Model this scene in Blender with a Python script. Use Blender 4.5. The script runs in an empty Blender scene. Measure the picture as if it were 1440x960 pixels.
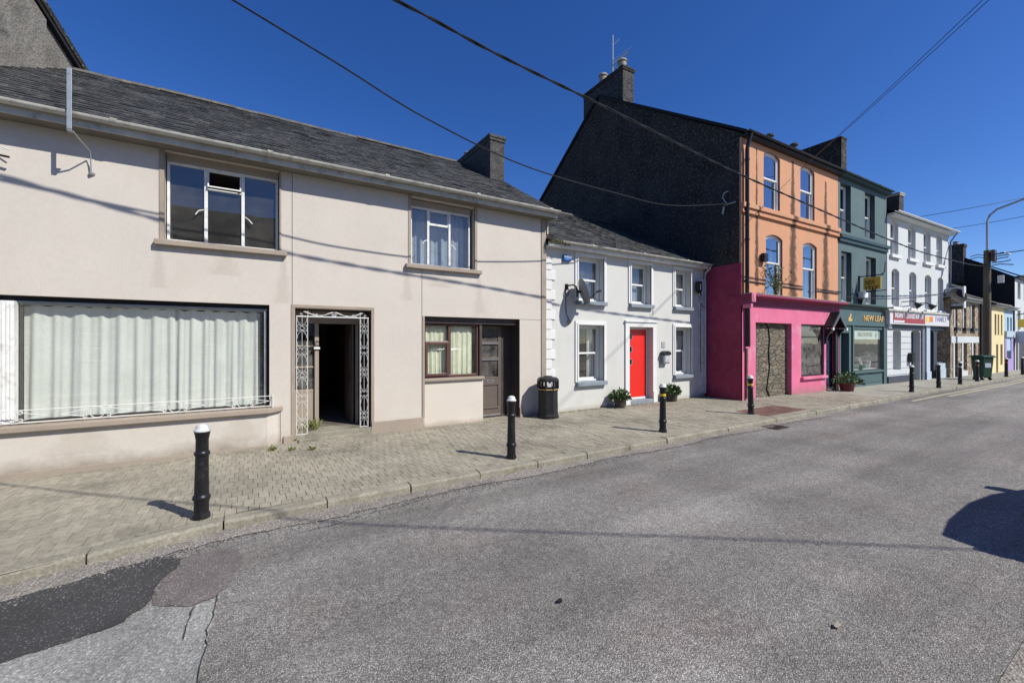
import bpy, bmesh, math, random
from mathutils import Vector, Matrix
random.seed(7)
S = bpy.context.scene
COL = S.collection
PI = math.pi
R = math.radians
# ---------------------------------------------------------------- camera model (15 mm lens, level)
F = 600.0
CA = math.atan(970/600.0)             # angle between street direction and view axis
SN, CS = math.sin(CA), math.cos(CA)
CAMZ = 1.7

def ray(x, y):
    xp, yp = x-720.0, 480.0-y
    return Vector((xp*SN+F*CS, -xp*CS+F*SN, yp))

def ground_px(x, y, z=0.0):
    r = ray(x, y); t = (z-CAMZ)/r.z
    return (r.x*t, r.y*t)

# ---------------------------------------------------------------- mesh builder
class MB:
    def __init__(s): s.v = []; s.f = []; s.m = []
    def face(s, pts, mi=0):
        b = len(s.v); s.v += [tuple(p) for p in pts]
        s.f.append(tuple(range(b, b+len(pts)))); s.m.append(mi); return s
    def box(s, x0, y0, z0, x1, y1, z1, mi=0):
        if x0 > x1: x0, x1 = x1, x0
        if y0 > y1: y0, y1 = y1, y0
        if z0 > z1: z0, z1 = z1, z0
        b = len(s.v)
        s.v += [(x0,y0,z0),(x1,y0,z0),(x1,y1,z0),(x0,y1,z0),(x0,y0,z1),(x1,y0,z1),(x1,y1,z1),(x0,y1,z1)]
        for q in ((0,3,2,1),(4,5,6,7),(0,1,5,4),(1,2,6,5),(2,3,7,6),(3,0,4,7)):
            s.f.append(tuple(b+i for i in q)); s.m.append(mi)
        return s
    def prism(s, poly, axis, t0, t1, mi=0):
        # poly: 2D points; axis 'y': (x,z) extruded in y; 'x': (y,z); 'z': (x,y)
        n = len(poly); b = len(s.v)
        for t in (t0, t1):
            for p in poly:
                s.v.append({'y': (p[0], t, p[1]), 'x': (t, p[0], p[1]), 'z': (p[0], p[1], t)}[axis])
        s.f.append(tuple(b+i for i in range(n))); s.m.append(mi)
        s.f.append(tuple(b+n+i for i in reversed(range(n)))); s.m.append(mi)
        for i in range(n):
            j = (i+1) % n
            s.f.append((b+i, b+n+i, b+n+j, b+j)); s.m.append(mi)
        return s
    def tube(s, pts, r, n=8, mi=0, caps=True, r2=None):
        pts = [Vector(p) for p in pts]; rings = []
        m = len(pts)
        for i, p in enumerate(pts):
            d = (pts[min(i+1, m-1)]-pts[max(i-1, 0)]).normalized()
            up = Vector((0,0,1)) if abs(d.z) < .9 else Vector((1,0,0))
            a = d.cross(up).normalized(); c = d.cross(a).normalized()
            rr = r if r2 is None else r+(r2-r)*i/(m-1)
            b = len(s.v)
            for k in range(n):
                t = 2*PI*k/n
                s.v.append(tuple(p+a*math.cos(t)*rr+c*math.sin(t)*rr))
            rings.append(b)
        for i in range(m-1):
            for k in range(n):
                l = (k+1) % n
                s.f.append((rings[i]+k, rings[i]+l, rings[i+1]+l, rings[i+1]+k)); s.m.append(mi)
        if caps:
            s.f.append(tuple(rings[0]+k for k in reversed(range(n)))); s.m.append(mi)
            s.f.append(tuple(rings[-1]+k for k in range(n))); s.m.append(mi)
        return s
    def lathe(s, prof, n=24, cx=0, cy=0, mi=0):
        rings = []
        for (r, z) in prof:
            b = len(s.v)
            for k in range(n):
                t = 2*PI*k/n
                s.v.append((cx+r*math.cos(t), cy+r*math.sin(t), z))
            rings.append(b)
        for i in range(len(prof)-1):
            for k in range(n):
                l = (k+1) % n
                s.f.append((rings[i]+k, rings[i]+l, rings[i+1]+l, rings[i+1]+k)); s.m.append(mi)
        s.f.append(tuple(rings[0]+k for k in reversed(range(n)))); s.m.append(mi)
        s.f.append(tuple(rings[-1]+k for k in range(n))); s.m.append(mi)
        return s
    def xf(s, M, start=0):
        for i in range(start, len(s.v)): s.v[i] = tuple(M @ Vector(s.v[i]))
        return s
    def add(s, o):
        b = len(s.v); s.v += o.v
        for f, m in zip(o.f, o.m): s.f.append(tuple(b+i for i in f)); s.m.append(m)
        return s
    def builds(s, name, mats, parent=None, **k):
        for m in islands(s): o = m.build(name, mats, parent, **k)
        return o
    def build(s, name, mats, parent=None, bevel=0.0, smooth=False, recalc=False):
        me = bpy.data.meshes.new(name)
        me.from_pydata(s.v, [], s.f)
        if not isinstance(mats, (list, tuple)): mats = [mats]
        for m in mats: me.materials.append(m)
        for i, p in enumerate(me.polygons): p.material_index = s.m[i]
        if recalc:
            bm = bmesh.new(); bm.from_mesh(me)
            bmesh.ops.recalc_face_normals(bm, faces=bm.faces); bm.to_mesh(me); bm.free()
        me.update()
        if smooth:
            for p in me.polygons: p.use_smooth = True
        o = bpy.data.objects.new(name, me); COL.objects.link(o)
        if parent is not None: o.parent = parent
        if bevel > 0:
            md = o.modifiers.new('bevel', 'BEVEL'); md.width = bevel; md.segments = 2; md.limit_method = 'ANGLE'; md.angle_limit = R(40)
            md.harden_normals = False
        if smooth:
            md = o.modifiers.new('edge', 'EDGE_SPLIT'); md.split_angle = R(38)
        return o

def islands(mb):
    par = list(range(len(mb.v)))
    def fd(a):
        while par[a] != a: par[a] = par[par[a]]; a = par[a]
        return a
    for f in mb.f:
        for i in f[1:]: par[fd(i)] = fd(f[0])
    gr = {}
    for f, m in zip(mb.f, mb.m): gr.setdefault(fd(f[0]), []).append((f, m))
    out = []
    for fs in gr.values():
        o = MB(); mp = {}
        for f, m in fs:
            q = []
            for i in f:
                if i not in mp: mp[i] = len(o.v); o.v.append(mb.v[i])
                q.append(mp[i])
            o.f.append(tuple(q)); o.m.append(m)
        out.append(o)
    return out

class T:
    """A thing: an Empty at its base with the parts as children; px() puts a feature seen in the photograph on a plane of the thing."""
    def __init__(s, name, label, cat, loc=(0,0,0), rot=0.0, group=None):
        o = bpy.data.objects.new(name, None); COL.objects.link(o)
        o.location = loc; o.rotation_euler = (0,0,rot); o.empty_display_size = .2
        o['label'] = label; o['category'] = cat
        if group: o['group'] = group
        s.o = o; s.loc = Vector(loc); s.rot = rot
    def px(s, x, y, dy=0.0):
        r = ray(x, y); c, n = math.cos(s.rot), math.sin(s.rot)
        p0 = Vector((0,0,CAMZ))-s.loc
        # local coordinates
        lp = Vector((p0.x*c+p0.y*n, -p0.x*n+p0.y*c, p0.z)); lr = Vector((r.x*c+r.y*n, -r.x*n+r.y*c, r.z))
        t = (dy-lp.y)/lr.y; q = lp+lr*t
        return q.x, q.z
    def rect(s, x0, x1, y0a, y1a, dy=0.0, y0b=None, y1b=None):
        a, b = s.px(x0, y0a, dy), s.px(x0, y1a, dy)
        c, d = s.px(x1, y0b if y0b is not None else y0a, dy), s.px(x1, y1b if y1b is not None else y1a, dy)
        if y0b is None: return a[0], c[0], b[1], a[1]
        return a[0], c[0], (b[1]+d[1])/2, (a[1]+c[1])/2
    def part(s, name, mb, mats, parent=None, **k):
        lab = k.pop('label', None)
        if k.pop('split', False):
            for m in islands(mb): o = m.build(name, mats, parent or s.o, **k)
            return o
        o = mb.build(name, mats, parent or s.o, **k)
        if lab: o['label'] = lab
        return o

def tag(o, label=None, cat=None, group=None, kind=None):
    if label: o['label'] = label
    if cat: o['category'] = cat
    if group: o['group'] = group
    if kind: o['kind'] = kind
    return o

def copy_tree(o, parent=None):
    c = o.copy(); COL.objects.link(c); c.parent = parent
    for ch in list(o.children): copy_tree(ch, c)
    return c

# ---------------------------------------------------------------- materials
def nd(nt, t, **k):
    n = nt.nodes.new(t)
    for a, b in k.items():
        if a in ('ins',):
            for i, v in b.items(): n.inputs[i].default_value = v
        else: setattr(n, a, b)
    return n
def c4(c): return (c[0], c[1], c[2], 1.0)

def M(name, col, rough=.8, var=.12, vs=2.0, bump=.15, bs=60.0, metal=0.0, spec=.35, stain=None, stain_amt=.5, stain_scale=1.2, stretch=None, fine=.08, coat=0, island=0.0):
    m = bpy.data.materials.new(name); m.use_nodes = True; nt = m.node_tree; L = nt.links.new
    b = nt.nodes['Principled BSDF']
    b.inputs['Roughness'].default_value = rough; b.inputs['Metallic'].default_value = metal
    b.inputs['Specular IOR Level'].default_value = spec
    b.inputs['Coat Weight'].default_value = coat
    tc = nd(nt, 'ShaderNodeTexCoord')
    mp = nd(nt, 'ShaderNodeMapping')
    if stretch: mp.inputs['Scale'].default_value = stretch
    L(tc.outputs['Object'], mp.inputs[0])
    n1 = nd(nt, 'ShaderNodeTexNoise', ins={'Scale': vs, 'Detail': 8, 'Roughness': .6}); L(mp.outputs[0], n1.inputs['Vector'])
    n2 = nd(nt, 'ShaderNodeTexNoise', ins={'Scale': vs*17, 'Detail': 4, 'Roughness': .6}); L(tc.outputs['Object'], n2.inputs['Vector'])
    r1 = nd(nt, 'ShaderNodeMapRange', ins={1: .3, 2: .7, 3: 1-var, 4: 1+var}); L(n1.outputs[0], r1.inputs[0])
    r2 = nd(nt, 'ShaderNodeMapRange', ins={1: .3, 2: .7, 3: 1-fine, 4: 1+fine}); L(n2.outputs[0], r2.inputs[0])
    mu = nd(nt, 'ShaderNodeMath', operation='MULTIPLY'); L(r1.outputs[0], mu.inputs[0]); L(r2.outputs[0], mu.inputs[1])
    last = mu.outputs[0]
    if island:
        g = nd(nt, 'ShaderNodeNewGeometry')
        ri = nd(nt, 'ShaderNodeMapRange', ins={1: 0, 2: 1, 3: 1-island, 4: 1+island}); L(g.outputs['Random Per Island'], ri.inputs[0])
        m3 = nd(nt, 'ShaderNodeMath', operation='MULTIPLY'); L(last, m3.inputs[0]); L(ri.outputs[0], m3.inputs[1]); last = m3.outputs[0]
    vm = nd(nt, 'ShaderNodeVectorMath', operation='SCALE', ins={0: col}); L(last, vm.inputs['Scale'])
    out = vm.outputs[0]
    if stain is not None:
        ns = nd(nt, 'ShaderNodeTexNoise', ins={'Scale': stain_scale, 'Detail': 10, 'Roughness': .68}); L(mp.outputs[0], ns.inputs['Vector'])
        rs = nd(nt, 'ShaderNodeMapRange', ins={1: .52, 2: .68, 3: 0, 4: stain_amt}); L(ns.outputs[0], rs.inputs[0])
        mx = nd(nt, 'ShaderNodeMix', data_type='RGBA'); L(rs.outputs[0], mx.inputs['Factor']); L(out, mx.inputs['A']); mx.inputs['B'].default_value = c4(stain)
        out = mx.outputs['Result']
    L(out, b.inputs['Base Color'])
    if bump > 0:
        n3 = nd(nt, 'ShaderNodeTexNoise', ins={'Scale': bs, 'Detail': 5, 'Roughness': .6}); L(tc.outputs['Object'], n3.inputs['Vector'])
        bp = nd(nt, 'ShaderNodeBump', ins={'Strength': bump, 'Distance': .6/bs}); L(n3.outputs[0], bp.inputs['Height']); L(bp.outputs[0], b.inputs['Normal'])
    m['_o'] = 1
    return m

def add_layer(m, build):
    """insert a colour layer between the current base colour and the shader"""
    nt = m.node_tree; b = nt.nodes['Principled BSDF']; src = b.inputs['Base Color'].links[0].from_socket
    out = build(nt, src); nt.links.new(out, b.inputs['Base Color'])

def dirt_band(m, col, z0, z1, amt=.8, scale=3.0):
    """splash dirt near the foot of a wall with an uneven upper edge"""
    def f(nt, src):
        L = nt.links.new
        tc = nd(nt, 'ShaderNodeTexCoord'); sp = nd(nt, 'ShaderNodeSeparateXYZ'); L(tc.outputs['Object'], sp.inputs[0])
        n = nd(nt, 'ShaderNodeTexNoise', ins={'Scale': scale, 'Detail': 8, 'Roughness': .7}); L(tc.outputs['Object'], n.inputs['Vector'])
        a = nd(nt, 'ShaderNodeMath', operation='MULTIPLY_ADD', ins={1: (z1-z0)*2.2, 2: -(z1-z0)*1.1}); L(n.outputs[0], a.inputs[0])
        s = nd(nt, 'ShaderNodeMath', operation='ADD'); L(sp.outputs['Z'], s.inputs[0]); L(a.outputs[0], s.inputs[1])
        r = nd(nt, 'ShaderNodeMapRange', ins={1: z0, 2: z1, 3: amt, 4: 0}); L(s.outputs[0], r.inputs[0])
        mx = nd(nt, 'ShaderNodeMix', data_type='RGBA'); L(r.outputs[0], mx.inputs['Factor']); L(src, mx.inputs['A']); mx.inputs['B'].default_value = c4(col)
        return mx.outputs['Result']
    add_layer(m, f)

def streaks(m, col, amt=.6, sx=9.0, sz=.7, lo=.55, hi=.7):
    def f(nt, src):
        L = nt.links.new
        tc = nd(nt, 'ShaderNodeTexCoord'); mp = nd(nt, 'ShaderNodeMapping', ins={'Scale': (sx, sx, sz)}); L(tc.outputs['Object'], mp.inputs[0])
        n = nd(nt, 'ShaderNodeTexNoise', ins={'Scale': 1.0, 'Detail': 7, 'Roughness': .65}); L(mp.outputs[0], n.inputs['Vector'])
        r = nd(nt, 'ShaderNodeMapRange', ins={1: lo, 2: hi, 3: 0, 4: amt}); L(n.outputs[0], r.inputs[0])
        mx = nd(nt, 'ShaderNodeMix', data_type='RGBA'); L(r.outputs[0], mx.inputs['Factor']); L(src, mx.inputs['A']); mx.inputs['B'].default_value = c4(col)
        return mx.outputs['Result']
    add_layer(m, f)

def stripe_stain(m, spots, col, amt=.85):
    """vertical run-off stains at given local (x, halfwidth, ztop, zbottom), ragged edges"""
    def f(nt, src):
        L = nt.links.new
        tc = nd(nt, 'ShaderNodeTexCoord'); sp = nd(nt, 'ShaderNodeSeparateXYZ'); L(tc.outputs['Object'], sp.inputs[0])
        n = nd(nt, 'ShaderNodeTexNoise', ins={'Scale': 4.0, 'Detail': 10, 'Roughness': .75}); L(tc.outputs['Object'], n.inputs['Vector'])
        for (x, hw, zt, zb) in spots:
            a = nd(nt, 'ShaderNodeMath', operation='SUBTRACT', ins={1: x}); L(sp.outputs['X'], a.inputs[0])
            b = nd(nt, 'ShaderNodeMath', operation='ABSOLUTE'); L(a.outputs[0], b.inputs[0])
            # width grows towards the bottom
            w = nd(nt, 'ShaderNodeMapRange', ins={1: zt, 2: zb, 3: hw*.25, 4: hw}); L(sp.outputs['Z'], w.inputs[0])
            d = nd(nt, 'ShaderNodeMath', operation='DIVIDE'); L(b.outputs[0], d.inputs[0]); L(w.outputs[0], d.inputs[1])
            e = nd(nt, 'ShaderNodeMath', operation='MULTIPLY_ADD', ins={1: 3.4, 2: -1.7}); L(n.outputs[0], e.inputs[0])
            g = nd(nt, 'ShaderNodeMath', operation='ADD'); L(d.outputs[0], g.inputs[0]); L(e.outputs[0], g.inputs[1])
            r = nd(nt, 'ShaderNodeMapRange', ins={1: .5, 2: 1.3, 3: amt, 4: 0}); L(g.outputs[0], r.inputs[0])
            k = nd(nt, 'ShaderNodeMapRange', ins={1: zb-.02, 2: zb, 3: 0, 4: 1}); L(sp.outputs['Z'], k.inputs[0])
            k2 = nd(nt, 'ShaderNodeMapRange', ins={1: zt, 2: zt+.05, 3: 1, 4: 0}); L(sp.outputs['Z'], k2.inputs[0])
            p = nd(nt, 'ShaderNodeMath', operation='MULTIPLY'); L(r.outputs[0], p.inputs[0]); L(k.outputs[0], p.inputs[1])
            q = nd(nt, 'ShaderNodeMath', operation='MULTIPLY'); L(p.outputs[0], q.inputs[0]); L(k2.outputs[0], q.inputs[1])
            mx = nd(nt, 'ShaderNodeMix', data_type='RGBA'); L(q.outputs[0], mx.inputs['Factor']); L(src, mx.inputs['A']); mx.inputs['B'].default_value = c4(col)
            src = mx.outputs['Result']
        return src
    add_layer(m, f)

def glass_mat(name, ior=1.55, tint=(.9,.93,.92), dirty=.0):
    m = bpy.data.materials.new(name); m.use_nodes = True; nt = m.node_tree; L = nt.links.new
    nt.nodes.remove(nt.nodes['Principled BSDF'])
    out = nt.nodes['Material Output']
    lw = nd(nt, 'ShaderNodeLayerWeight', ins={'Blend': .5}); pw = nd(nt, 'ShaderNodeMath', operation='POWER', ins={1: 4.6}); L(lw.outputs['Facing'], pw.inputs[0])
    f0 = ((ior-1)/(ior+1))**2*1.3; fr = nd(nt, 'ShaderNodeMapRange', ins={1: 0, 2: 1, 3: f0, 4: 1}); L(pw.outputs[0], fr.inputs[0])
    tr = nd(nt, 'ShaderNodeBsdfTransparent', ins={0: c4(tint)})
    gl = nd(nt, 'ShaderNodeBsdfGlossy', ins={'Roughness': .01, 'Color': (1,1,1,1)})
    tc = nd(nt, 'ShaderNodeTexCoord'); n = nd(nt, 'ShaderNodeTexNoise', ins={'Scale': 1.7, 'Detail': 1}); L(tc.outputs['Object'], n.inputs['Vector'])
    bp = nd(nt, 'ShaderNodeBump', ins={'Strength': .12, 'Distance': .02}); L(n.outputs[0], bp.inputs['Height']); L(bp.outputs[0], gl.inputs['Normal'])
    mx = nd(nt, 'ShaderNodeMixShader'); L(fr.outputs[0], mx.inputs[0]); L(tr.outputs[0], mx.inputs[1]); L(gl.outputs[0], mx.inputs[2])
    res = mx.outputs[0]
    if dirty:
        df = nd(nt, 'ShaderNodeBsdfDiffuse', ins={0: (.35,.33,.3,1)})
        n2 = nd(nt, 'ShaderNodeTexNoise', ins={'Scale': 2.5, 'Detail': 8, 'Roughness': .7}); L(tc.outputs['Object'], n2.inputs['Vector'])
        r = nd(nt, 'ShaderNodeMapRange', ins={1: .4, 2: .75, 3: .03, 4: dirty}); L(n2.outputs[0], r.inputs[0])
        m2 = nd(nt, 'ShaderNodeMixShader'); L(r.outputs[0], m2.inputs[0]); L(res, m2.inputs[1]); L(df.outputs[0], m2.inputs[2]); res = m2.outputs[0]
    L(res, out.inputs[0])
    return m

cream = M('cream_render', (.545,.50,.44), rough=.92, var=.045, vs=.9, bump=.5, bs=85, fine=.03, stain=(.50,.42,.36), stain_amt=.35, stain_scale=.8)
dirt_band(cream, (.20,.16,.115), -.02, .22, .75, 2.2)
streaks(cream, (.50,.42,.36), .25, sx=5, sz=.35, lo=.55, hi=.8)
cream2 = M('cream_paint_smooth', (.58,.525,.455), rough=.85, var=.04, vs=1.5, bump=.15, bs=50, fine=.02)
dirt_band(cream2, (.33,.26,.19), .0, .1, .6)
taupe = M('taupe_paint', (.325,.27,.215), rough=.75, var=.07, vs=3, bump=.12, bs=40, stain=(.22,.17,.13), stain_amt=.4)
darkbrown = M('dark_brown_paint', (.06,.045,.04), rough=.5, var=.15, vs=4, bump=.08, bs=30, stain=(.12,.10,.085), stain_amt=.3, stain_scale=4)
doorbrown = M('brown_door_paint', (.125,.10,.085), rough=.45, var=.1, vs=4, bump=.1, bs=30)
upvc_brown = M('maroon_brown_plastic', (.10,.05,.042), rough=.35, var=.05, bump=.02)
white = M('white_gloss_paint', (.72,.72,.70), rough=.4, var=.04, vs=6, bump=.05, bs=40)
oldwhite = M('weathered_white_paint', (.70,.70,.67), rough=.55, var=.08, vs=8, bump=.15, bs=40, stain=(.30,.26,.2), stain_amt=.5, stain_scale=9)
whitewall = M('white_wall_render', (.555,.55,.515), rough=.9, var=.03, vs=1.2, bump=.3, bs=70, fine=.02, stain=(.45,.445,.41), stain_amt=.35, stain_scale=1.5)
dirt_band(whitewall, (.3,.27,.2), .0, .12, .6)
quoinwhite = M('quoin_white', (.66,.66,.64), rough=.85, var=.04, bump=.2, bs=50)
greysill = M('blue_grey_sill_paint', (.22,.255,.285), rough=.6, var=.1, vs=5, bump=.1)
slate = M('roof_slate', (.045,.046,.048), rough=.7, var=.22, vs=1.5, bump=.5, bs=35, island=.38, spec=.35, stain=(.17,.165,.14), stain_amt=.75, stain_scale=9, fine=.35)
ridgemat = M('ridge_tile', (.09,.085,.078), rough=.85, var=.3, vs=5, bump=.5, bs=30, stain=(.2,.17,.09), stain_amt=.8, stain_scale=7)
gutterm = M('grey_gutter_paint', (.46,.45,.40), rough=.55, var=.15, vs=4, bump=.1, stain=(.12,.10,.07), stain_amt=.6, stain_scale=6)
soffit = M('soffit_dark', (.16,.145,.12), rough=.8, var=.2, vs=4)
mortar = M('mortar_verge', (.42,.39,.33), rough=.95, var=.2, vs=8, bump=.8, bs=25)
darkrender = M('dark_weathered_render', (.032,.027,.022), rough=.95, var=.55, vs=1.2, bump=1.0, bs=14, stain=(.22,.20,.17), stain_amt=.8, stain_scale=13, fine=.6)
dirt_band(darkrender, (.055,.055,.05), 2.0, 8.0, .7, .8)
greyrender = M('grey_gable_render', (.20,.185,.16), rough=.95, var=.35, vs=1.6, bump=.8, bs=22, stain=(.045,.043,.04), stain_amt=.85, stain_scale=1.6, fine=.3)
chimneyr = M('chimney_roughcast', (.065,.062,.058), rough=.95, var=.4, vs=5, bump=1.0, bs=25, stain=(.2,.19,.175), stain_amt=.5, stain_scale=14, fine=.5)
pot = M('buff_chimney_pot', (.32,.28,.22), rough=.85, var=.2, vs=8, stain=(.08,.07,.06), stain_amt=.5, stain_scale=8)
blackm = M('black_satin_paint', (.012,.012,.014), rough=.38, var=.2, vs=10, bump=.06, bs=60, stain=(.05,.047,.042), stain_amt=.5, stain_scale=12)
blackdull = M('black_dull', (.012,.012,.013), rough=.8, var=.3, vs=5)
ironwhite = M('white_wrought_iron', (.70,.70,.67), rough=.45, var=.05, bump=.0)
orange = M('orange_wall_paint', (.57,.275,.155), rough=.85, var=.05, vs=.8, bump=.15, bs=40, fine=.03, stain=(.46,.29,.165), stain_amt=.85, stain_scale=2.2)
streaks(orange, (.42,.26,.14), .7, sx=7, sz=.5, lo=.5, hi=.72)
pink = M('pink_wall_paint', (.62,.145,.25), rough=.85, var=.12, vs=1.1, bump=.2, bs=30, stain=(.66,.33,.41), stain_amt=.75, stain_scale=1.8, fine=.03)
dirt_band(pink, (.30,.16,.15), .0, .30, .75)
streaks(pink, (.50,.16,.24), .5, sx=8, sz=.6, lo=.5, hi=.75)
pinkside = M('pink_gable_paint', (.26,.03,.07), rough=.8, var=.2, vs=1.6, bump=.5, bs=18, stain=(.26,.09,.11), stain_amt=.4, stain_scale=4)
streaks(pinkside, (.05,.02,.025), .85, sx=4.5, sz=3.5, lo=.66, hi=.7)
maroonpaint = M('pink_cornice_paint', (.24,.035,.085), rough=.7, var=.15, vs=4, bump=.25, bs=25)
green = M('green_wall_paint', (.088,.135,.14), rough=.75, var=.1, vs=1.5, bump=.15, bs=40, stain=(.06,.095,.10), stain_amt=.5)
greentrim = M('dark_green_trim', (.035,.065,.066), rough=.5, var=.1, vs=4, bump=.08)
shopgreen = M('shopfront_green', (.065,.115,.112), rough=.5, var=.06, vs=3, bump=.06)
pubwhite = M('pub_white_paint', (.54,.56,.555), rough=.85, var=.03, vs=1.0, bump=.15, bs=50, stain=(.50,.51,.5), stain_amt=.4)
pubgrey = M('pub_dark_grey_paint', (.055,.062,.08), rough=.55, var=.1)
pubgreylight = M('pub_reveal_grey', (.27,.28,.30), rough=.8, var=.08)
paleblue = M('pale_blue_paint', (.42,.50,.56), rough=.7, var=.05)
gold = M('gold_leaf_paint', (.62,.40,.13), rough=.45, var=.1, metal=.2)
mustard = M('mustard_sign_paint', (.55,.36,.05), rough=.5, var=.08, vs=6)
ink = M('sign_ink_dark', (.03,.03,.02), rough=.6, var=.05, bump=0)
maroon = M('maroon_sign_paint', (.33,.045,.05), rough=.45, var=.05)
signwhite = M('white_sign_panel', (.62,.61,.62), rough=.45, var=.03)
purpleink = M('purple_sign_lettering', (.28,.27,.40), rough=.5, var=.05)
signyellow = M('yellow_sign_panel', (.75,.55,.08), rough=.5, var=.05)
signorange = M('orange_red_sign_mark', (.72,.20,.07), rough=.5, var=.05)
signgrey = M('grey_sign_panel', (.40,.44,.50), rough=.4, var=.05)
navy = M('navy_paint', (.03,.045,.10), rough=.35, var=.1)
bluebox = M('blue_plastic', (.02,.14,.42), rough=.35, var=.03)
reddoor = M('red_door_plastic', (.68,.022,.014), rough=.33, var=.03, bump=.03)
steel = M('galvanised_steel', (.38,.40,.41), rough=.42, metal=.6, var=.15, vs=10)
greydish = M('grey_dish', (.17,.18,.20), rough=.5, var=.08)
lightgrey = M('light_grey_plastic', (.45,.46,.47), rough=.5, var=.05)
woodpole = M('weathered_pole_wood', (.11,.09,.068), rough=.9, var=.3, vs=3, bump=.6, bs=20, stretch=(6,6,.5), stain=(.06,.05,.045), stain_amt=.6)
binmat = M('black_bin_plastic', (.018,.018,.02), rough=.42, var=.15, vs=8, bump=.04, stain=(.06,.055,.05), stain_amt=.4, stain_scale=9)
wheelie = M('green_wheelie_plastic', (.01,.038,.018), rough=.45, var=.1)
terracotta = M('planter_dark_clay', (.07,.06,.05), rough=.85, var=.25, vs=9, bump=.4, bs=30)
soil = M('soil', (.05,.035,.025), rough=.95, var=.3)
leaf = M('planter_leaf', (.06,.115,.03), rough=.5, var=.3, vs=20, bump=0, island=.5)
leaf2 = M('weed_leaf', (.15,.17,.05), rough=.55, var=.3, vs=20, bump=0, island=.4)
mossy = M('dry_moss', (.16,.15,.06), rough=.95, var=.4, vs=20, bump=0, island=.5)
stemm = M('plant_stem', (.10,.08,.05), rough=.9)
yellowband = M('yellow_band', (.75,.50,.03), rough=.35, var=.05)
redband = M('red_band', (.55,.06,.04), rough=.4, var=.05)
whitecap = M('white_cap_paint', (.60,.60,.59), rough=.45, var=.05, vs=12, stain=(.45,.45,.42), stain_amt=.5, stain_scale=18)
curtain = M('sheer_curtain_cloth', (.69,.705,.67), rough=.95, var=.04, vs=4, bump=.3, bs=150)
curtain_y = M('lace_curtain_cloth', (.74,.76,.58), rough=.95, var=.1, vs=10, bump=.4, bs=80)
curtain_b = M('blue_grey_curtain_cloth', (.30,.34,.38), rough=.95, var=.1, vs=6)
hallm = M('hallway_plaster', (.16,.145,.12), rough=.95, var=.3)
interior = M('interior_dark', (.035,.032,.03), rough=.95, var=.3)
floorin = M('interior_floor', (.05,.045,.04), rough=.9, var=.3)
glass = glass_mat('window_glass', tint=(.97,.98,.97), dirty=.09)
glass_hi = glass_mat('double_glazing', ior=2.7, tint=(.75,.8,.85))
glass_dirty = glass_mat('dusty_glass', ior=1.6, tint=(.75,.75,.75), dirty=.5)
rubble = None

def rubble_mat(name, c1, c2, c3, mort, scale=5.0, aspect=1.6, bump=.8):
    m = bpy.data.materials.new(name); m.use_nodes = True; nt = m.node_tree; L = nt.links.new
    b = nt.nodes['Principled BSDF']; b.inputs['Roughness'].default_value = .95
    tc = nd(nt, 'ShaderNodeTexCoord'); mp = nd(nt, 'ShaderNodeMapping', ins={'Scale': (1, 1, aspect)}); L(tc.outputs['Object'], mp.inputs[0])
    nz = nd(nt, 'ShaderNodeTexNoise', ins={'Scale': 3.0, 'Detail': 3}); L(tc.outputs['Object'], nz.inputs['Vector'])
    ad = nd(nt, 'ShaderNodeVectorMath', operation='MULTIPLY_ADD', ins={1: (.55,.55,.55)}); L(nz.outputs['Color'], ad.inputs[0]); L(mp.outputs[0], ad.inputs[2])
    v1 = nd(nt, 'ShaderNodeTexVoronoi', feature='F1', ins={'Scale': scale}); L(ad.outputs[0], v1.inputs['Vector'])
    v2 = nd(nt, 'ShaderNodeTexVoronoi', feature='DISTANCE_TO_EDGE', ins={'Scale': scale}); L(ad.outputs[0], v2.inputs['Vector'])
    sp = nd(nt, 'ShaderNodeSeparateColor'); L(v1.outputs['Color'], sp.inputs[0])
    cr = nd(nt, 'ShaderNodeValToRGB'); L(sp.outputs[0], cr.inputs[0])
    e = cr.color_ramp.elements; e[0].color = c4(c1); e[1].color = c4(c3); x = e.new(.5); x.color = c4(c2)
    n2 = nd(nt, 'ShaderNodeTexNoise', ins={'Scale': 25, 'Detail': 5}); L(tc.outputs['Object'], n2.inputs['Vector'])
    r2 = nd(nt, 'ShaderNodeMapRange', ins={1: .3, 2: .7, 3: .65, 4: 1.3}); L(n2.outputs[0], r2.inputs[0])
    sc = nd(nt, 'ShaderNodeVectorMath', operation='SCALE'); L(cr.outputs[0], sc.inputs[0]); L(r2.outputs[0], sc.inputs['Scale'])
    r = nd(nt, 'ShaderNodeMapRange', ins={1: .02, 2: .07, 3: 0, 4: 1}); L(v2.outputs['Distance'], r.inputs[0])
    mx = nd(nt, 'ShaderNodeMix', data_type='RGBA'); L(r.outputs[0], mx.inputs['Factor']); mx.inputs['A'].default_value = c4(mort); L(sc.outputs[0], mx.inputs['B'])
    L(mx.outputs['Result'], b.inputs['Base Color'])
    ad2 = nd(nt, 'ShaderNodeMath', operation='MULTIPLY_ADD', ins={1: .35}); L(n2.outputs[0], ad2.inputs[0]); L(r.outputs[0], ad2.inputs[2])
    bp = nd(nt, 'ShaderNodeBump', ins={'Strength': bump, 'Distance': .03}); L(ad2.outputs[0], bp.inputs['Height']); L(bp.outputs[0], b.inputs['Normal'])
    return m
rubble = rubble_mat('rubble_stone_infill', (.155,.13,.09), (.22,.185,.13), (.12,.10,.075), (.085,.076,.06), 3.4, 2.6, 1.2)
rubble_side = rubble_mat('gable_rubble_stone', (.05,.048,.045), (.075,.07,.068), (.035,.034,.033), (.025,.024,.023), 5.5, 1.5, 1.0)
stonewall = rubble_mat('mixed_stone_wall', (.42,.33,.22), (.24,.17,.11), (.52,.45,.34), (.10,.085,.07), 5.5, 1.3, .6)

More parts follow.
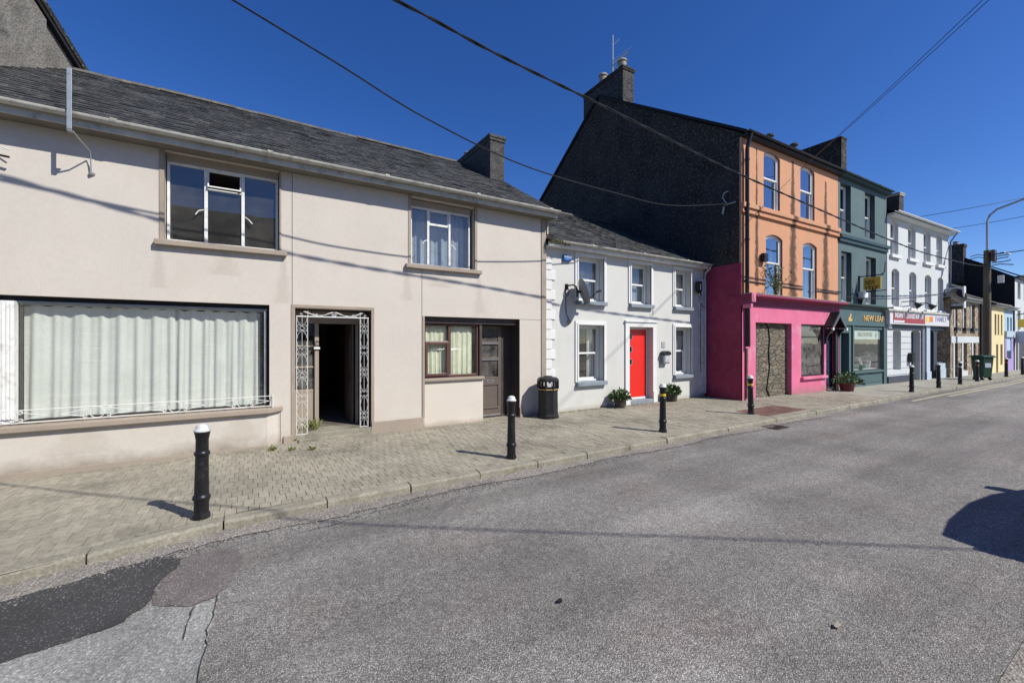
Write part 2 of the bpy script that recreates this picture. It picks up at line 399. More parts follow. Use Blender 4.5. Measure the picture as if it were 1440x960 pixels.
# ---------------------------------------------------------------- building helpers
def wall(mb, a0, a1, z0, z1, holes=(), reveal=.15, y=0.0, mi=0, mr=None, side=None):
    """front sheet with openings and their reveals. holes: (h0,h1,zb,zt[,rise])"""
    mr = mi if mr is None else mr
    xs = sorted(set([a0, a1]+[h[0] for h in holes]+[h[1] for h in holes]))
    zs = sorted(set([z0, z1]+[h[2] for h in holes]+[h[3] for h in holes]))
    xs = [x for x in xs if a0 <= x <= a1]; zs = [z for z in zs if z0 <= z <= z1]
    for i in range(len(xs)-1):
        for j in range(len(zs)-1):
            cx, cz = (xs[i]+xs[i+1])/2, (zs[j]+zs[j+1])/2
            if any(h[0] < cx < h[1] and h[2] < cz < h[3] for h in holes): continue
            mb.face([(xs[i],y,zs[j]),(xs[i+1],y,zs[j]),(xs[i+1],y,zs[j+1]),(xs[i],y,zs[j+1])], mi)
    for h in holes:
        x0, x1, b, t = h[:4]; yb = y+reveal
        rise = h[4] if len(h) > 4 else 0
        mb.face([(x0,y,b),(x0,y,t-rise),(x0,yb,t-rise),(x0,yb,b)], mr)
        mb.face([(x1,y,t-rise),(x1,y,b),(x1,yb,b),(x1,yb,t-rise)], mr)
        mb.face([(x0,y,b),(x0,yb,b),(x1,yb,b),(x1,y,b)], mr)
        if rise:
            n = 12; cx = (x0+x1)/2; w = (x1-x0)/2; rad = (w*w+rise*rise)/(2*rise); th = math.asin(w/rad); cz = t-rad
            arc = [(cx+rad*math.sin(-th+2*th*k/n), cz+rad*math.cos(-th+2*th*k/n)) for k in range(n+1)]
            for k in range(n):
                p, q = arc[k], arc[k+1]
                mb.face([(p[0],y,p[1]),(q[0],y,q[1]),(q[0],y,t),(p[0],y,t)], mi)
                mb.face([(p[0],y,p[1]),(p[0],yb,p[1]),(q[0],yb,q[1]),(q[0],y,q[1])], mr)
        else:
            mb.face([(x0,y,t),(x1,y,t),(x1,yb,t),(x0,yb,t)], mr)
    return mb

def shell(mb, a0, a1, z0, zt, depth, y0=0.0, mi=0, zr=None, yr=None, floors=()):
    """side walls with gable tops, back wall, floors; the front comes from wall()"""
    yr = depth/2 if yr is None else yr
    for a in (a0, a1):
        if zr: mb.face([(a,y0,z0),(a,depth,z0),(a,depth,zt),(a,yr,zr),(a,y0,zt)], mi)
        else: mb.face([(a,y0,z0),(a,depth,z0),(a,depth,zt),(a,y0,zt)], mi)
    mb.face([(a0,depth,z0),(a1,depth,z0),(a1,depth,zt),(a0,depth,zt)], mi)
    return mb

def slates(a0, a1, y0, z0, y1, z1, w=.3, e=.2, seed=1, jit=1.0, sag=0.0):
    """slate courses from eaves (y0,z0) to ridge (y1,z1); returns MB"""
    rnd = random.Random(seed); mb = MB()
    sl = math.hypot(y1-y0, z1-z0); dy, dz = (y1-y0)/sl, (z1-z0)/sl; ny, nz = -dz, dy
    n = int(sl/e)+1; e2 = sl/n
    def P(a, s, h): return (a, y0+dy*s+ny*h, z0+dz*s+nz*h)
    mb.face([P(a0,0,-.02), P(a1,0,-.02), P(a1,sl,-.02), P(a0,sl,-.02)])
    for i in range(n):
        off = (w/2 if i % 2 else 0)+rnd.uniform(-.03, .03); a = a0-off
        while a < a1:
            b = a+w
            p, q = max(a, a0)+.003, min(b, a1)-.003
            if q-p > .02:
                s0 = i*e2+rnd.uniform(-.012, .012)*jit; s1 = min((i+1)*e2+.03, sl)
                h = .014+rnd.uniform(0, .010)*jit; h2 = h+rnd.uniform(-.004, .004)*jit
                if rnd.random() < .012*jit: s0 += .04; h += .015
                mb.face([P(p,s0,h), P(q,s0+rnd.uniform(-.006,.006)*jit,h2), P(q,s1,.004), P(p,s1,.004)])
                b0 = len(mb.v)-4
                mb.v += [P(p,s0,-.004), P(q,s0,-.004)]
                mb.f.append((b0, b0+4, b0+5, b0+1)); mb.m.append(0)
                mb.f.append((b0, b0+3, b0+4)); mb.m.append(0); mb.f.append((b0+1, b0+5, b0+2)); mb.m.append(0)
            a = b
    return mb

def ridge(a0, a1, y, z, seg=.45, r=.1, seed=3):
    rnd = random.Random(seed); mb = MB(); a = a0
    while a < a1-.05:
        b = min(a+seg, a1); h = rnd.uniform(-.012, .012)
        prof = [(-r*1.35,-r*.85),(-r*.5,.0),(0,r*.28),(r*.5,0),(r*1.35,-r*.85),(0,-r*.5)]
        mb.prism([(y+p[0], z+p[1]+h) for p in prof], 'x', a+.004, b-.004); a = b
    return mb

def gutter(a0, a1, y, z, r=.06, joints=True):
    mb = MB(); n = 10
    prof = [(y+r*math.cos(PI+PI*k/n), z+r*math.sin(PI+PI*k/n)) for k in range(n+1)]
    prof2 = [(y+(r-.008)*math.cos(PI+PI*k/n), z+(r-.008)*math.sin(PI+PI*k/n)) for k in reversed(range(n+1))]
    mb.prism(prof+prof2, 'x', a0, a1)
    a = a0+.9
    while joints and a < a1-.2:
        R2 = r+.009
        pr = [(y+R2*math.cos(PI+PI*k/n), z+.003+R2*math.sin(PI+PI*k/n)) for k in range(n+1)]
        mb.prism(pr+[(y+R2-.002, z+.012), (y-R2+.002, z+.012)][::1], 'x', a, a+.07); a += 1.83
    return mb

def frame_rect(mb, x0, x1, z0, z1, y0, y1, w, mi=0):
    mb.box(x0, y0, z0, x0+w, y1, z1, mi); mb.box(x1-w, y0, z0, x1, y1, z1, mi)
    mb.box(x0+w, y0, z1-w, x1-w, y1, z1, mi); mb.box(x0+w, y0, z0, x1-w, y1, z0+w, mi)
    return mb

def curtain_mb(x0, x1, z0, z1, y, amp=.03, per=.16, seed=0, n=None, taper=0.0):
    rnd = random.Random(seed); n = n or max(8, int((x1-x0)/.018)); mb = MB(); rows = 8
    ph = [rnd.uniform(0, 6.28) for _ in range(6)]
    idx = []
    for j in range(rows+1):
        t = j/rows; row = []
        for i in range(n+1):
            u = x0+(x1-x0)*i/n; d = (u-x0)
            w = (math.sin(d/per*6.283+ph[0]+.9*math.sin(d*2.1+ph[1])+t*.5*math.sin(d*3+ph[5]))*.5+.35*math.sin(d/per*3.1+ph[2]+t*.8)+.2*math.sin(d/per*13.7+ph[3]+1.5*t))
            w = math.copysign(abs(w)**.8, w)
            row.append(len(mb.v)); mb.v.append((u, y+amp*w*(.75+.4*t), z1+(z0-z1)*t+(0.012*math.sin(d*31+ph[4]) if j == 0 else 0)))
        idx.append(row)
    for j in range(rows):
        for i in range(n):
            mb.f.append((idx[j][i], idx[j+1][i], idx[j+1][i+1], idx[j][i+1])); mb.m.append(0)
    return mb

def room(mb, x0, x1, z0, z1, y0, y1):
    """dark room behind an opening, open to the front"""
    mb.face([(x0,y0,z0),(x0,y1,z0),(x0,y1,z1),(x0,y0,z1)]); mb.face([(x1,y0,z0),(x1,y1,z0),(x1,y1,z1),(x1,y0,z1)])
    mb.face([(x0,y1,z0),(x1,y1,z0),(x1,y1,z1),(x0,y1,z1)]); mb.face([(x0,y0,z0),(x1,y0,z0),(x1,y1,z0),(x0,y1,z0)])
    mb.face([(x0,y0,z1),(x1,y0,z1),(x1,y1,z1),(x0,y1,z1)])
    return mb

def sash(t, parent, x0, x1, z0, z1, y, mf, mg, w=.05, mid=.5, curt=None, seed=0, arch=0, room_d=1.2):
    """sliding sash window: outer frame, two sashes, panes, optional curtain, dark room"""
    mb = MB()
    frame_rect(mb, x0, x1, z0, z1, y, y+.09, w*.7)
    zm = z0+(z1-z0)*mid; i = w*.7
    frame_rect(mb, x0+i, x1-i, zm-.02, z1-i, y+.02, y+.055, w*.8)
    frame_rect(mb, x0+i, x1-i, z0+i, zm+.02, y+.056, y+.088, w*.9)
    if arch:
        n = 12; cx = (x0+x1)/2; hw = (x1-x0)/2-w*1.2; rise = arch; rad = (hw*hw+rise*rise)/(2*rise); th = math.asin(hw/rad); top = z1-w*1.4; cz = top-rad
        arc = [(cx+rad*math.sin(-th+2*th*k/n), cz+rad*math.cos(-th+2*th*k/n)) for k in range(n+1)]
        for k in range(n):
            p, q = arc[k], arc[k+1]
            mb.prism([(p[0],p[1]),(q[0],q[1]),(q[0],z1-i),(p[0],z1-i)], 'y', y+.024, y+.05)
    f = t.part('window', mb, mf, parent, bevel=.004)
    g = MB(); g.box(x0+i+w*.7, y+.036, zm, x1-i-w*.7, y+.040, z1-i-w*.5); g.box(x0+i+w*.7, y+.070, z0+i+w*.5, x1-i-w*.7, y+.074, zm)
    g.build('pane', mg, f)
    if curt is not None:
        for (cx0, cx1, cz0, cz1, cm) in curt:
            curtain_mb(x0+(x1-x0)*cx0, x0+(x1-x0)*cx1, z0+(z1-z0)*cz0, z0+(z1-z0)*cz1, y+.17, .018, .09, seed).build('curtain', cm, f, smooth=True)
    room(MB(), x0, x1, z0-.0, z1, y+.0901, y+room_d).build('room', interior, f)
    return f

def text_mesh(txt, size, mat, parent, loc, ext=.004, name='lettering', width=None, rot=(PI/2,0,0), bold=0.0, align='CENTER'):
    cu = bpy.data.curves.new(name, 'FONT'); cu.body = txt; cu.size = size; cu.extrude = ext; cu.align_x = align; cu.align_y = 'CENTER'; cu.offset = bold
    tmp = bpy.data.objects.new('tmp', cu); COL.objects.link(tmp)
    dg = bpy.context.evaluated_depsgraph_get(); dg.update()
    me = bpy.data.meshes.new_from_object(tmp.evaluated_get(dg)); bpy.data.objects.remove(tmp); me.name = name
    me.materials.clear(); me.materials.append(mat)
    if width:
        w = max(v.co.x for v in me.vertices)-min(v.co.x for v in me.vertices); s = width/w
        for v in me.vertices: v.co.x *= s
    o = bpy.data.objects.new(name, me); COL.objects.link(o); o.parent = parent; o.location = loc; o.rotation_euler = rot
    return o
# ---------------------------------------------------------------- ground
def g(u): return 0.0 if u > 0 else (-.06 if u < -2.5 else .06*u/2.5)
KP = [(-40,3.2),(-8,4.35),(-1.6,4.70),(0.0,4.92),(20,4.93),(28,4.78),(80,4.70)]
def kv(u):
    for (a, b), (c, d) in zip(KP, KP[1:]):
        if a <= u <= c: return b+(d-b)*(u-a)/(c-a)
    return KP[-1][1] if u > 0 else KP[0][1]
RZ = -.10      # road level at the kerb

def road_material():
    m = bpy.data.materials.new('road_asphalt'); m.use_nodes = True; nt = m.node_tree; L = nt.links.new
    b = nt.nodes['Principled BSDF']; b.inputs['Roughness'].default_value = .88; b.inputs['Specular IOR Level'].default_value = .3
    tc = nd(nt, 'ShaderNodeTexCoord')
    v = nd(nt, 'ShaderNodeTexVoronoi', feature='F1', ins={'Scale': 135.0, 'Randomness': 1.0}); L(tc.outputs['Object'], v.inputs['Vector'])
    sp = nd(nt, 'ShaderNodeSeparateColor'); L(v.outputs['Color'], sp.inputs[0])
    cr = nd(nt, 'ShaderNodeValToRGB'); L(sp.outputs[0], cr.inputs[0]); e = cr.color_ramp.elements
    e[0].color = (.175,.164,.153,1); e[1].color = (.62,.59,.54,1)
    for p, c in ((.3,(.265,.25,.233,1)),(.75,(.36,.34,.315,1)),(.93,(.46,.437,.40,1))): x = e.new(p); x.color = c
    # dark binder between stones
    d = nd(nt, 'ShaderNodeMapRange', ins={1: .28, 2: .62, 3: 1.0, 4: .46}); L(v.outputs['Distance'], d.inputs[0])
    n1 = nd(nt, 'ShaderNodeTexNoise', ins={'Scale': .55, 'Detail': 9, 'Roughness': .62}); L(tc.outputs['Object'], n1.inputs['Vector'])
    r1 = nd(nt, 'ShaderNodeMapRange', ins={1: .32, 2: .68, 3: .74, 4: 1.24}); L(n1.outputs[0], r1.inputs[0])
    # wheel tracks along the street
    mp = nd(nt, 'ShaderNodeMapping', ins={'Scale': (.07, 1.0, 1)}); L(tc.outputs['Object'], mp.inputs[0])
    n2 = nd(nt, 'ShaderNodeTexNoise', ins={'Scale': 1.0, 'Detail': 5, 'Roughness': .6}); L(mp.outputs[0], n2.inputs['Vector'])
    r2 = nd(nt, 'ShaderNodeMapRange', ins={1: .35, 2: .65, 3: .72, 4: 1.18}); L(n2.outputs[0], r2.inputs[0])
    # pale repairs and dust speckle
    m1 = nd(nt, 'ShaderNodeMath', operation='MULTIPLY'); L(d.outputs[0], m1.inputs[0]); L(r1.outputs[0], m1.inputs[1])
    m2 = nd(nt, 'ShaderNodeMath', operation='MULTIPLY'); L(m1.outputs[0], m2.inputs[0]); L(r2.outputs[0], m2.inputs[1])
    n5 = nd(nt, 'ShaderNodeTexNoise', ins={'Scale': 14.0, 'Detail': 4, 'Roughness': .7}); L(tc.outputs['Object'], n5.inputs['Vector'])
    r5 = nd(nt, 'ShaderNodeMapRange', ins={1: .3, 2: .7, 3: .8, 4: 1.2}); L(n5.outputs[0], r5.inputs[0])
    m3 = nd(nt, 'ShaderNodeMath', operation='MULTIPLY'); L(m2.outputs[0], m3.inputs[0]); L(r5.outputs[0], m3.inputs[1])
    sc = nd(nt, 'ShaderNodeVectorMath', operation='SCALE'); L(cr.outputs[0], sc.inputs[0]); L(m3.outputs[0], sc.inputs['Scale'])
    # pinkish wear
    n6 = nd(nt, 'ShaderNodeTexNoise', ins={'Scale': .9, 'Detail': 6}); L(tc.outputs['Object'], n6.inputs['Vector'])
    r6 = nd(nt, 'ShaderNodeMapRange', ins={1: .5, 2: .75, 3: 0, 4: .5}); L(n6.outputs[0], r6.inputs[0])
    tint = nd(nt, 'ShaderNodeMix', data_type='RGBA', blend_type='MULTIPLY'); L(r6.outputs[0], tint.inputs['Factor']); L(sc.outputs[0], tint.inputs['A']); tint.inputs['B'].default_value = (1.12,.96,.95,1)
    L(tint.outputs['Result'], b.inputs['Base Color'])
    h = nd(nt, 'ShaderNodeMath', operation='MULTIPLY_ADD', ins={1: -1.0, 2: 1.0}); L(v.outputs['Distance'], h.inputs[0])
    bp = nd(nt, 'ShaderNodeBump', ins={'Strength': .8, 'Distance': .006}); L(h.outputs[0], bp.inputs['Height']); L(bp.outputs[0], b.inputs['Normal'])
    return m
roadm = road_material()

def speckle(name, cols, scale, bump=.5, dist=.006, low=.8, high=1.2):
    m = bpy.data.materials.new(name); m.use_nodes = True; nt = m.node_tree; L = nt.links.new
    b = nt.nodes['Principled BSDF']; b.inputs['Roughness'].default_value = .9
    tc = nd(nt, 'ShaderNodeTexCoord')
    v = nd(nt, 'ShaderNodeTexVoronoi', feature='F1', ins={'Scale': scale}); L(tc.outputs['Object'], v.inputs['Vector'])
    sp = nd(nt, 'ShaderNodeSeparateColor'); L(v.outputs['Color'], sp.inputs[0])
    cr = nd(nt, 'ShaderNodeValToRGB'); L(sp.outputs[0], cr.inputs[0]); e = cr.color_ramp.elements
    e[0].color = c4(cols[0]); e[1].color = c4(cols[-1])
    for i, c in enumerate(cols[1:-1]): x = e.new([.55,.93][i]); x.color = c4(c)
    n1 = nd(nt, 'ShaderNodeTexNoise', ins={'Scale': 2.0, 'Detail': 8, 'Roughness': .65}); L(tc.outputs['Object'], n1.inputs['Vector'])
    r1 = nd(nt, 'ShaderNodeMapRange', ins={1: .32, 2: .68, 3: low, 4: high}); L(n1.outputs[0], r1.inputs[0])
    sc = nd(nt, 'ShaderNodeVectorMath', operation='SCALE'); L(cr.outputs[0], sc.inputs[0]); L(r1.outputs[0], sc.inputs['Scale'])
    L(sc.outputs[0], b.inputs['Base Color'])
    bp = nd(nt, 'ShaderNodeBump', ins={'Strength': bump, 'Distance': dist}); L(v.outputs['Distance'], bp.inputs['Height']); L(bp.outputs[0], b.inputs['Normal'])
    return m
patchdark = speckle('dark_tar_patch', ((.032,.031,.032),(.042,.041,.041),(.05,.05,.05),(.22,.21,.2)), 130, .6)
patchred = speckle('reddish_tar_patch', ((.105,.088,.083),(.155,.133,.126),(.21,.182,.172),(.33,.30,.285)), 110, .9)
patchpale = speckle('pale_worn_asphalt', ((.17,.168,.158),(.245,.243,.228),(.33,.325,.305),(.46,.455,.43)), 90, 1.0)
dustm = speckle('dusty_gravel_edge', ((.14,.122,.105),(.235,.21,.183),(.33,.30,.265),(.48,.45,.41)), 80, 1.2)
kerbm = M('kerb_concrete', (.255,.235,.185), rough=.92, var=.22, vs=2.5, bump=.6, bs=50, stain=(.13,.12,.085), stain_amt=.7, stain_scale=3.5, fine=.25)
paver = M('paving_block', (.28,.255,.20), rough=.9, var=.16, vs=.9, bump=.4, bs=70, island=.10, stain=(.15,.138,.105), stain_amt=.85, stain_scale=.8, fine=.2)
paverjoint = M('paving_joint_sand', (.12,.11,.08), rough=.95, var=.3, vs=6, stain=(.08,.09,.03), stain_amt=.7, stain_scale=4)
conc = M('pavement_concrete', (.30,.285,.24), rough=.9, var=.18, vs=1.2, bump=.4, bs=60, stain=(.17,.16,.13), stain_amt=.6, stain_scale=1.6, fine=.15)
redpaver = M('brown_red_block', (.14,.075,.06), rough=.9, var=.2, vs=3, bump=.4, bs=50, island=.2, stain=(.2,.15,.12), stain_amt=.5, stain_scale=3)
stonebits = M('loose_stone', (.20,.18,.17), rough=.9, var=.2, vs=5, bump=0, island=.6)
groundm = M('open_ground', (.12,.12,.08), rough=.95, var=.3, vs=.2)
linem = M('faded_yellow_line', (.42,.37,.25), rough=.8, var=.2, vs=8, stain=(.24,.22,.18), stain_amt=.8, stain_scale=9)

def road_z(u, v):
    k = kv(u); return RZ+g(u)*1.0+min(.05, .02*max(0, k-v))*0.5

def struct(name, mb, m, **k):
    o = mb.build(name, m, None, **k); o['kind'] = 'structure'; return o

mb = MB(); mb.face([(-400,-400,-.32),(400,-400,-.32),(400,400,-.32),(-400,400,-.32)]); struct('ground', mb, groundm)
US = [-60,-40,-25,-15,-8,-6,-4,-3,-2.5,-2,-1.6,-1,-.5,0,1,2,4,8,12,16,20,24,28,35,45,60,80]
mb = MB()
for a, b in zip(US, US[1:]):
    for i in range(8):
        def vv(u, i): return .55+(kv(u)+.02-.55)*i/8
        p = [(a, vv(a,i)), (b, vv(b,i)), (b, vv(b,i+1)), (a, vv(a,i+1))]
        mb.face([(x, y, road_z(x,y)) for x, y in p])
struct('road', mb, roadm)
mb = MB()   # near-side dusty edge of the road
for a, b in zip(US, US[1:]):
    mb.face([(a,-2.2,road_z(a,.5)+.004),(b,-2.2,road_z(b,.5)+.004),(b,.57+.03*math.sin(b*3),road_z(b,.5)+.004),(a,.57+.03*math.sin(a*3),road_z(a,.5)+.004)])
struct('road_verge', mb, dustm)
mb = MB()
for a, b in zip(US, US[1:]):
    mb.box(a, -8.6, -.3, b, -2.2, .02)
struct('near_pavement', mb, conc)

def sheet_px(name, pts, m, dz=.004, res=None):
    q = []
    for x, y in pts:
        u, v = ground_px(x, y, -.1); z = road_z(u, v)
        u, v = ground_px(x, y, z); q.append((u, v, road_z(u, v)+dz))
    # ragged edge
    rnd = random.Random(5); out = []
    for i in range(len(q)):
        p, n = Vector(q[i]), Vector(q[(i+1) % len(q)]); L_ = (n-p).length; k = max(1, int(L_/.035))
        for j in range(k):
            w = p.lerp(n, j/k); out.append((w.x+rnd.uniform(-.012,.012), w.y+rnd.uniform(-.012,.012), w.z))
    mb = MB(); c = [sum(p[i] for p in out)/len(out) for i in range(3)]
    mb.face(out)
    me = mb.build(name, m); me['kind'] = 'structure'
    bm = bmesh.new(); bm.from_mesh(me.data); bmesh.ops.triangulate(bm, faces=bm.faces); bm.to_mesh(me.data); bm.free()
    return me
sheet_px('road_patch_pale', [(0,932),(90,903),(165,880),(212,852),(270,853),(305,838),(302,870),(290,910),(280,960),(275,1010),(-60,1010),(-60,945)], patchpale, .003)
GD = MB(); rndg = random.Random(8)
u = -6.0; prev = None
while u < 12:
    w = .16+.13*math.exp(-max(0,u+1)/3)+.05*math.sin(u*2.3)+rndg.uniform(-.025,.025)
    cur = (u, kv(u)+.01, kv(u)-max(.05,w))
    if prev: GD.face([(prev[0],prev[2],road_z(prev[0],prev[2])+.010),(cur[0],cur[2],road_z(cur[0],cur[2])+.010),(cur[0],cur[1],road_z(cur[0],cur[1])+.014),(prev[0],prev[1],road_z(prev[0],prev[1])+.014)])
    prev = cur; u += .07
struct('gutter_grit', GD, dustm)
sheet_px('road_patch_dark', [(-60,852),(0,833),(60,812),(150,795),(200,787),(240,783),(254,787),(252,797),(232,812),(222,822),(216,838),(205,852),(165,880),(90,905),(0,933),(-60,955)], patchdark, .008)
sheet_px('road_patch_red', [(256,785),(290,776),(318,771),(334,772),(342,782),(338,798),(326,818),(306,838),(270,853),(213,853),(219,838),(226,822),(236,812),(254,798)], patchred, .006)

def crack(pts, w=.006, seed=1):
    rnd = random.Random(seed); q = []
    for x, y in pts:
        u, v = ground_px(x, y, -.1); z = road_z(u, v); u, v = ground_px(x, y, z); q.append(Vector((u, v, z+.011)))
    out = []
    for a, b in zip(q, q[1:]):
        n = max(2, int((b-a).length/.05))
        for k in range(n): out.append(a.lerp(b, k/n)+Vector((rnd.uniform(-.006,.006), rnd.uniform(-.006,.006), 0)))
    out.append(q[-1]); mb = MB()
    for i in range(len(out)-1):
        a, b = out[i], out[i+1]; d = (b-a).normalized(); s_ = Vector((-d.y, d.x, 0)); wa, wb = w*rnd.uniform(.4,1.5), w*rnd.uniform(.4,1.5)
        mb.face([a-s_*wa, b-s_*wb, b+s_*wb, a+s_*wa])
    struct('road_crack', mb, crackm)
crackm = M('crack_tar', (.045,.042,.04), rough=.95, var=.3)  # dark tar tone of the crack lines
crack([(306,838),(300,866),(291,888),(290,915),(281,940),(276,985)], .0028, 1)
crack([(272,855),(262,880),(258,900)], .004, 2)
crack([(420,750),(470,738),(520,722),(566,712),(600,700),(640,690),(692,678)], .004, 3)
crack([(1268,577),(1310,582),(1370,585),(1440,590)], .006, 4)
crack([(1250,676),(1300,690)], .004, 5)
# yellow lines
for k, (off, w) in enumerate(((.30,.09),(.52,.09))):
    mb = MB(); u = 17.0+k*2.5
    while u < 75:
        mb.face([(u, kv(u)-off-w, road_z(u,4.5)+.004), (u+1.5, kv(u+1.5)-off-w, road_z(u,4.5)+.004), (u+1.5, kv(u+1.5)-off, road_z(u,4.5)+.004), (u, kv(u)-off, road_z(u,4.5)+.004)])
        u += 1.5
    struct('road_marking', mb, linem)

# kerb stones
mb = MB(); u = -14.0; rnd = random.Random(2)
while u < 74:
    L_ = .92; a, b = u+.006, u+L_-.006
    dz = rnd.uniform(-.006,.006); dy = rnd.uniform(-.008,.008); w = .15
    ya, yb = kv(a)+dy, kv(b)+dy
    za, zb = g(a)+dz, g(b)+dz
    base = len(mb.v)
    for (x, y, z) in ((a,ya,za),(b,yb,zb)):
        mb.v += [(x,y,z-.3),(x,y,z-.022),(x,y+.02,z),(x,y+w,z+.002),(x,y+w,z-.3)]
    for i in range(5):
        j = (i+1) % 5; mb.f.append((base+i, base+j, base+5+j, base+5+i)); mb.m.append(0)
    mb.f.append(tuple(base+i for i in reversed(range(5)))); mb.m.append(0); mb.f.append(tuple(base+5+i for i in range(5))); mb.m.append(0)
    u += L_
struct('kerb', mb, kerbm, bevel=.006)
mb = MB()   # bedding under the kerb gaps and under the blocks
for a, b in zip(US, US[1:]):
    mb.face([(a,kv(a)+.02,g(a)-.007),(b,kv(b)+.02,g(b)-.007),(b,9.0,g(b)-.007),(a,9.0,g(a)-.007)])
struct('pavement_bedding', mb, paverjoint)
# blocks
mb = MB(); rnd = random.Random(11)
rq = [ground_px(*p) for p in ((1040,579),(1092.5,569.5),(1149,574.5),(1092,586))]
RU0, RU1 = rq[0][0], rq[2][0]; RV0 = 5.11; RV1 = 6.0
red = MB()
v = 4.2; row = 0
while v < 8.6:
    u = -9.0+(.05 if row % 2 else 0)+rnd.uniform(-.006,.006)
    while u < 16.5:
        k0 = kv(u+.05)+.152
        if v+.188 > k0:
            lo_ = max(v, k0); h = g(u)+rnd.uniform(-.0025,.0025); t = rnd.uniform(-.0015,.0015); t2 = rnd.uniform(-.0015,.0015)
            inred = RU0 < u+.05 < RU1-.3 and RV0+.1 < v+.1 < RV1
            (red if inred else mb).face([(u+.0028,lo_+.0028,h),(u+.0972,lo_+.0028,h+t),(u+.0972,v+.1972,h+t+t2),(u+.0028,v+.1972,h+t2)])
        u += .1
    v += .2; row += 1
# skirts so that the joints have depth
for m_ in (mb, red):
    nf = len(m_.f)
    for f in list(m_.f[:nf]):
        P = [m_.v[i] for i in f]; b0 = len(m_.v); m_.v += [(p[0],p[1],p[2]-.008) for p in P]
        for i in range(4):
            j = (i+1) % 4; m_.f.append((f[j], f[i], b0+i, b0+j)); m_.m.append(0)
struct('pavement', mb, paver)
struct('brown_block_inlay', red, redpaver)
mb = MB()
for a, b in zip([16.5]+[x for x in US if x > 16.5], [x for x in US if x > 16.5]+[80]):
    if b > a: mb.face([(a,kv(a)+.155,0),(b,kv(b)+.155,0),(b,9,0),(a,9,0)])
struct('concrete_pavement', mb, conc)

# loose stones in the gutter
mb = MB(); rnd = random.Random(4)
def pebble(mb, x, y, z, r, rnd):
    b = len(mb.v); n = 5; a0 = rnd.uniform(0, 6.28)
    for k in range(n):
        t = a0+2*PI*k/n; rr = r*rnd.uniform(.7, 1.2); mb.v.append((x+rr*math.cos(t), y+rr*math.sin(t), z))
    b2 = len(mb.v)
    for k in range(n):
        t = a0+2*PI*k/n+.4; rr = r*rnd.uniform(.4, .8); mb.v.append((x+rr*math.cos(t), y+rr*math.sin(t), z+r*rnd.uniform(.5, .9)))
    for k in range(n):
        l = (k+1) % n; mb.f.append((b+k, b+l, b2+l, b2+k)); mb.m.append(0)
    mb.f.append(tuple(b2+k for k in range(n))); mb.m.append(0)
for i in range(14000):
    u = -3.0+12*rnd.random()**1.5; w = .26-.012*max(0,u); d = abs(rnd.gauss(0, .55))*w
    v = kv(u)-.01-d; pebble(mb, u, v, road_z(u,v)+.006, rnd.uniform(.004,.010), rnd)
for i in range(1500):
    u = rnd.uniform(-3, 10); v = rnd.uniform(1.5, 4.6); pebble(mb, u, v, road_z(u,v)-.001, rnd.uniform(.002,.005), rnd)
gr = mb.build('loose_gravel', stonebits); tag(gr, 'loose grey stones washed along the foot of the kerb', 'gravel', kind='stuff')

# ---------------------------------------------------------------- cream house
cr = T('cream_house', 'long two-storey cream rendered house with curtained shop window, slate roof and open doorway', 'house', (0,8.06,0))
A0, A1 = -4.3, 5.92
H = [(-2.85,.298,.64,2.30), (-1.05,.443,3.20,4.52), (2.684,4.06,3.20,4.50), (.675,1.93,-.3,2.27), (2.96,5.19,-.3,2.20)]
mb = MB(); wall(mb, A0, A1, -.3, 4.6, H, .2); shell(mb, A0, A1, -.3, 4.6, 7.6, zr=7.02, yr=3.74)
w_ = cr.part('wall', mb, cream)
stripe_stain(cream, [(-1.12,.10,3.11,2.5),(.50,.12,3.11,2.35),(2.6,.10,3.11,2.5),(4.16,.14,3.11,2.3),(-.3,.22,3.11,2.75),(3.3,.25,3.11,2.8),(-.1,.3,.545,.15),(-1.9,.4,.545,.2)], (.36,.31,.25), .30)
# deeper reveals of the two doorways
mb = MB()
for (x0, x1, zt, yb) in ((.675,1.93,2.27,.50), (2.96,5.19,2.20,.46)):
    mb.face([(x1,.2,-.3),(x1,yb,-.3),(x1,yb,zt),(x1,.2,zt)]); mb.face([(x0,.2,-.3),(x0,yb,-.3),(x0,yb,zt),(x0,.2,zt)]); mb.face([(x0,.2,zt),(x1,.2,zt),(x1,yb,zt),(x0,yb,zt)])
mb.box(1.926,.004,.1,1.9285,.5,2.26); mb.box(5.186,.004,.02,5.1885,.45,2.19)
cr.part('doorway_lining', mb, darkbrown)
# low wall under the shop window, splayed end
mb = MB(); mb.prism([(-4.3,-.003),(-4.3,-.13),(.27,-.13),(.42,-.003)], 'z', -.3, .545); cr.part('window_bench', mb, cream, bevel=.008)
mb = MB(); mb.prism([(-4.35,-.001),(-4.35,-.20),(.29,-.20),(.50,-.001)], 'z', .545, .625)
mb.prism([(-2.85,.0),(.298,.0),(.298,.14),(-2.85,.14)], 'z', .6, .645); cr.part('sill', mb, taupe, bevel=.012)
for a_, b_ in ((-1.16,.55), (2.57,4.20)):
    mb = MB(); mb.box(a_, -.085, 3.115, b_, -.001, 3.195); mb.box(a_+.11, -.001, 3.15, b_-.11, .16, 3.203); cr.part('sill', mb, taupe, bevel=.008)
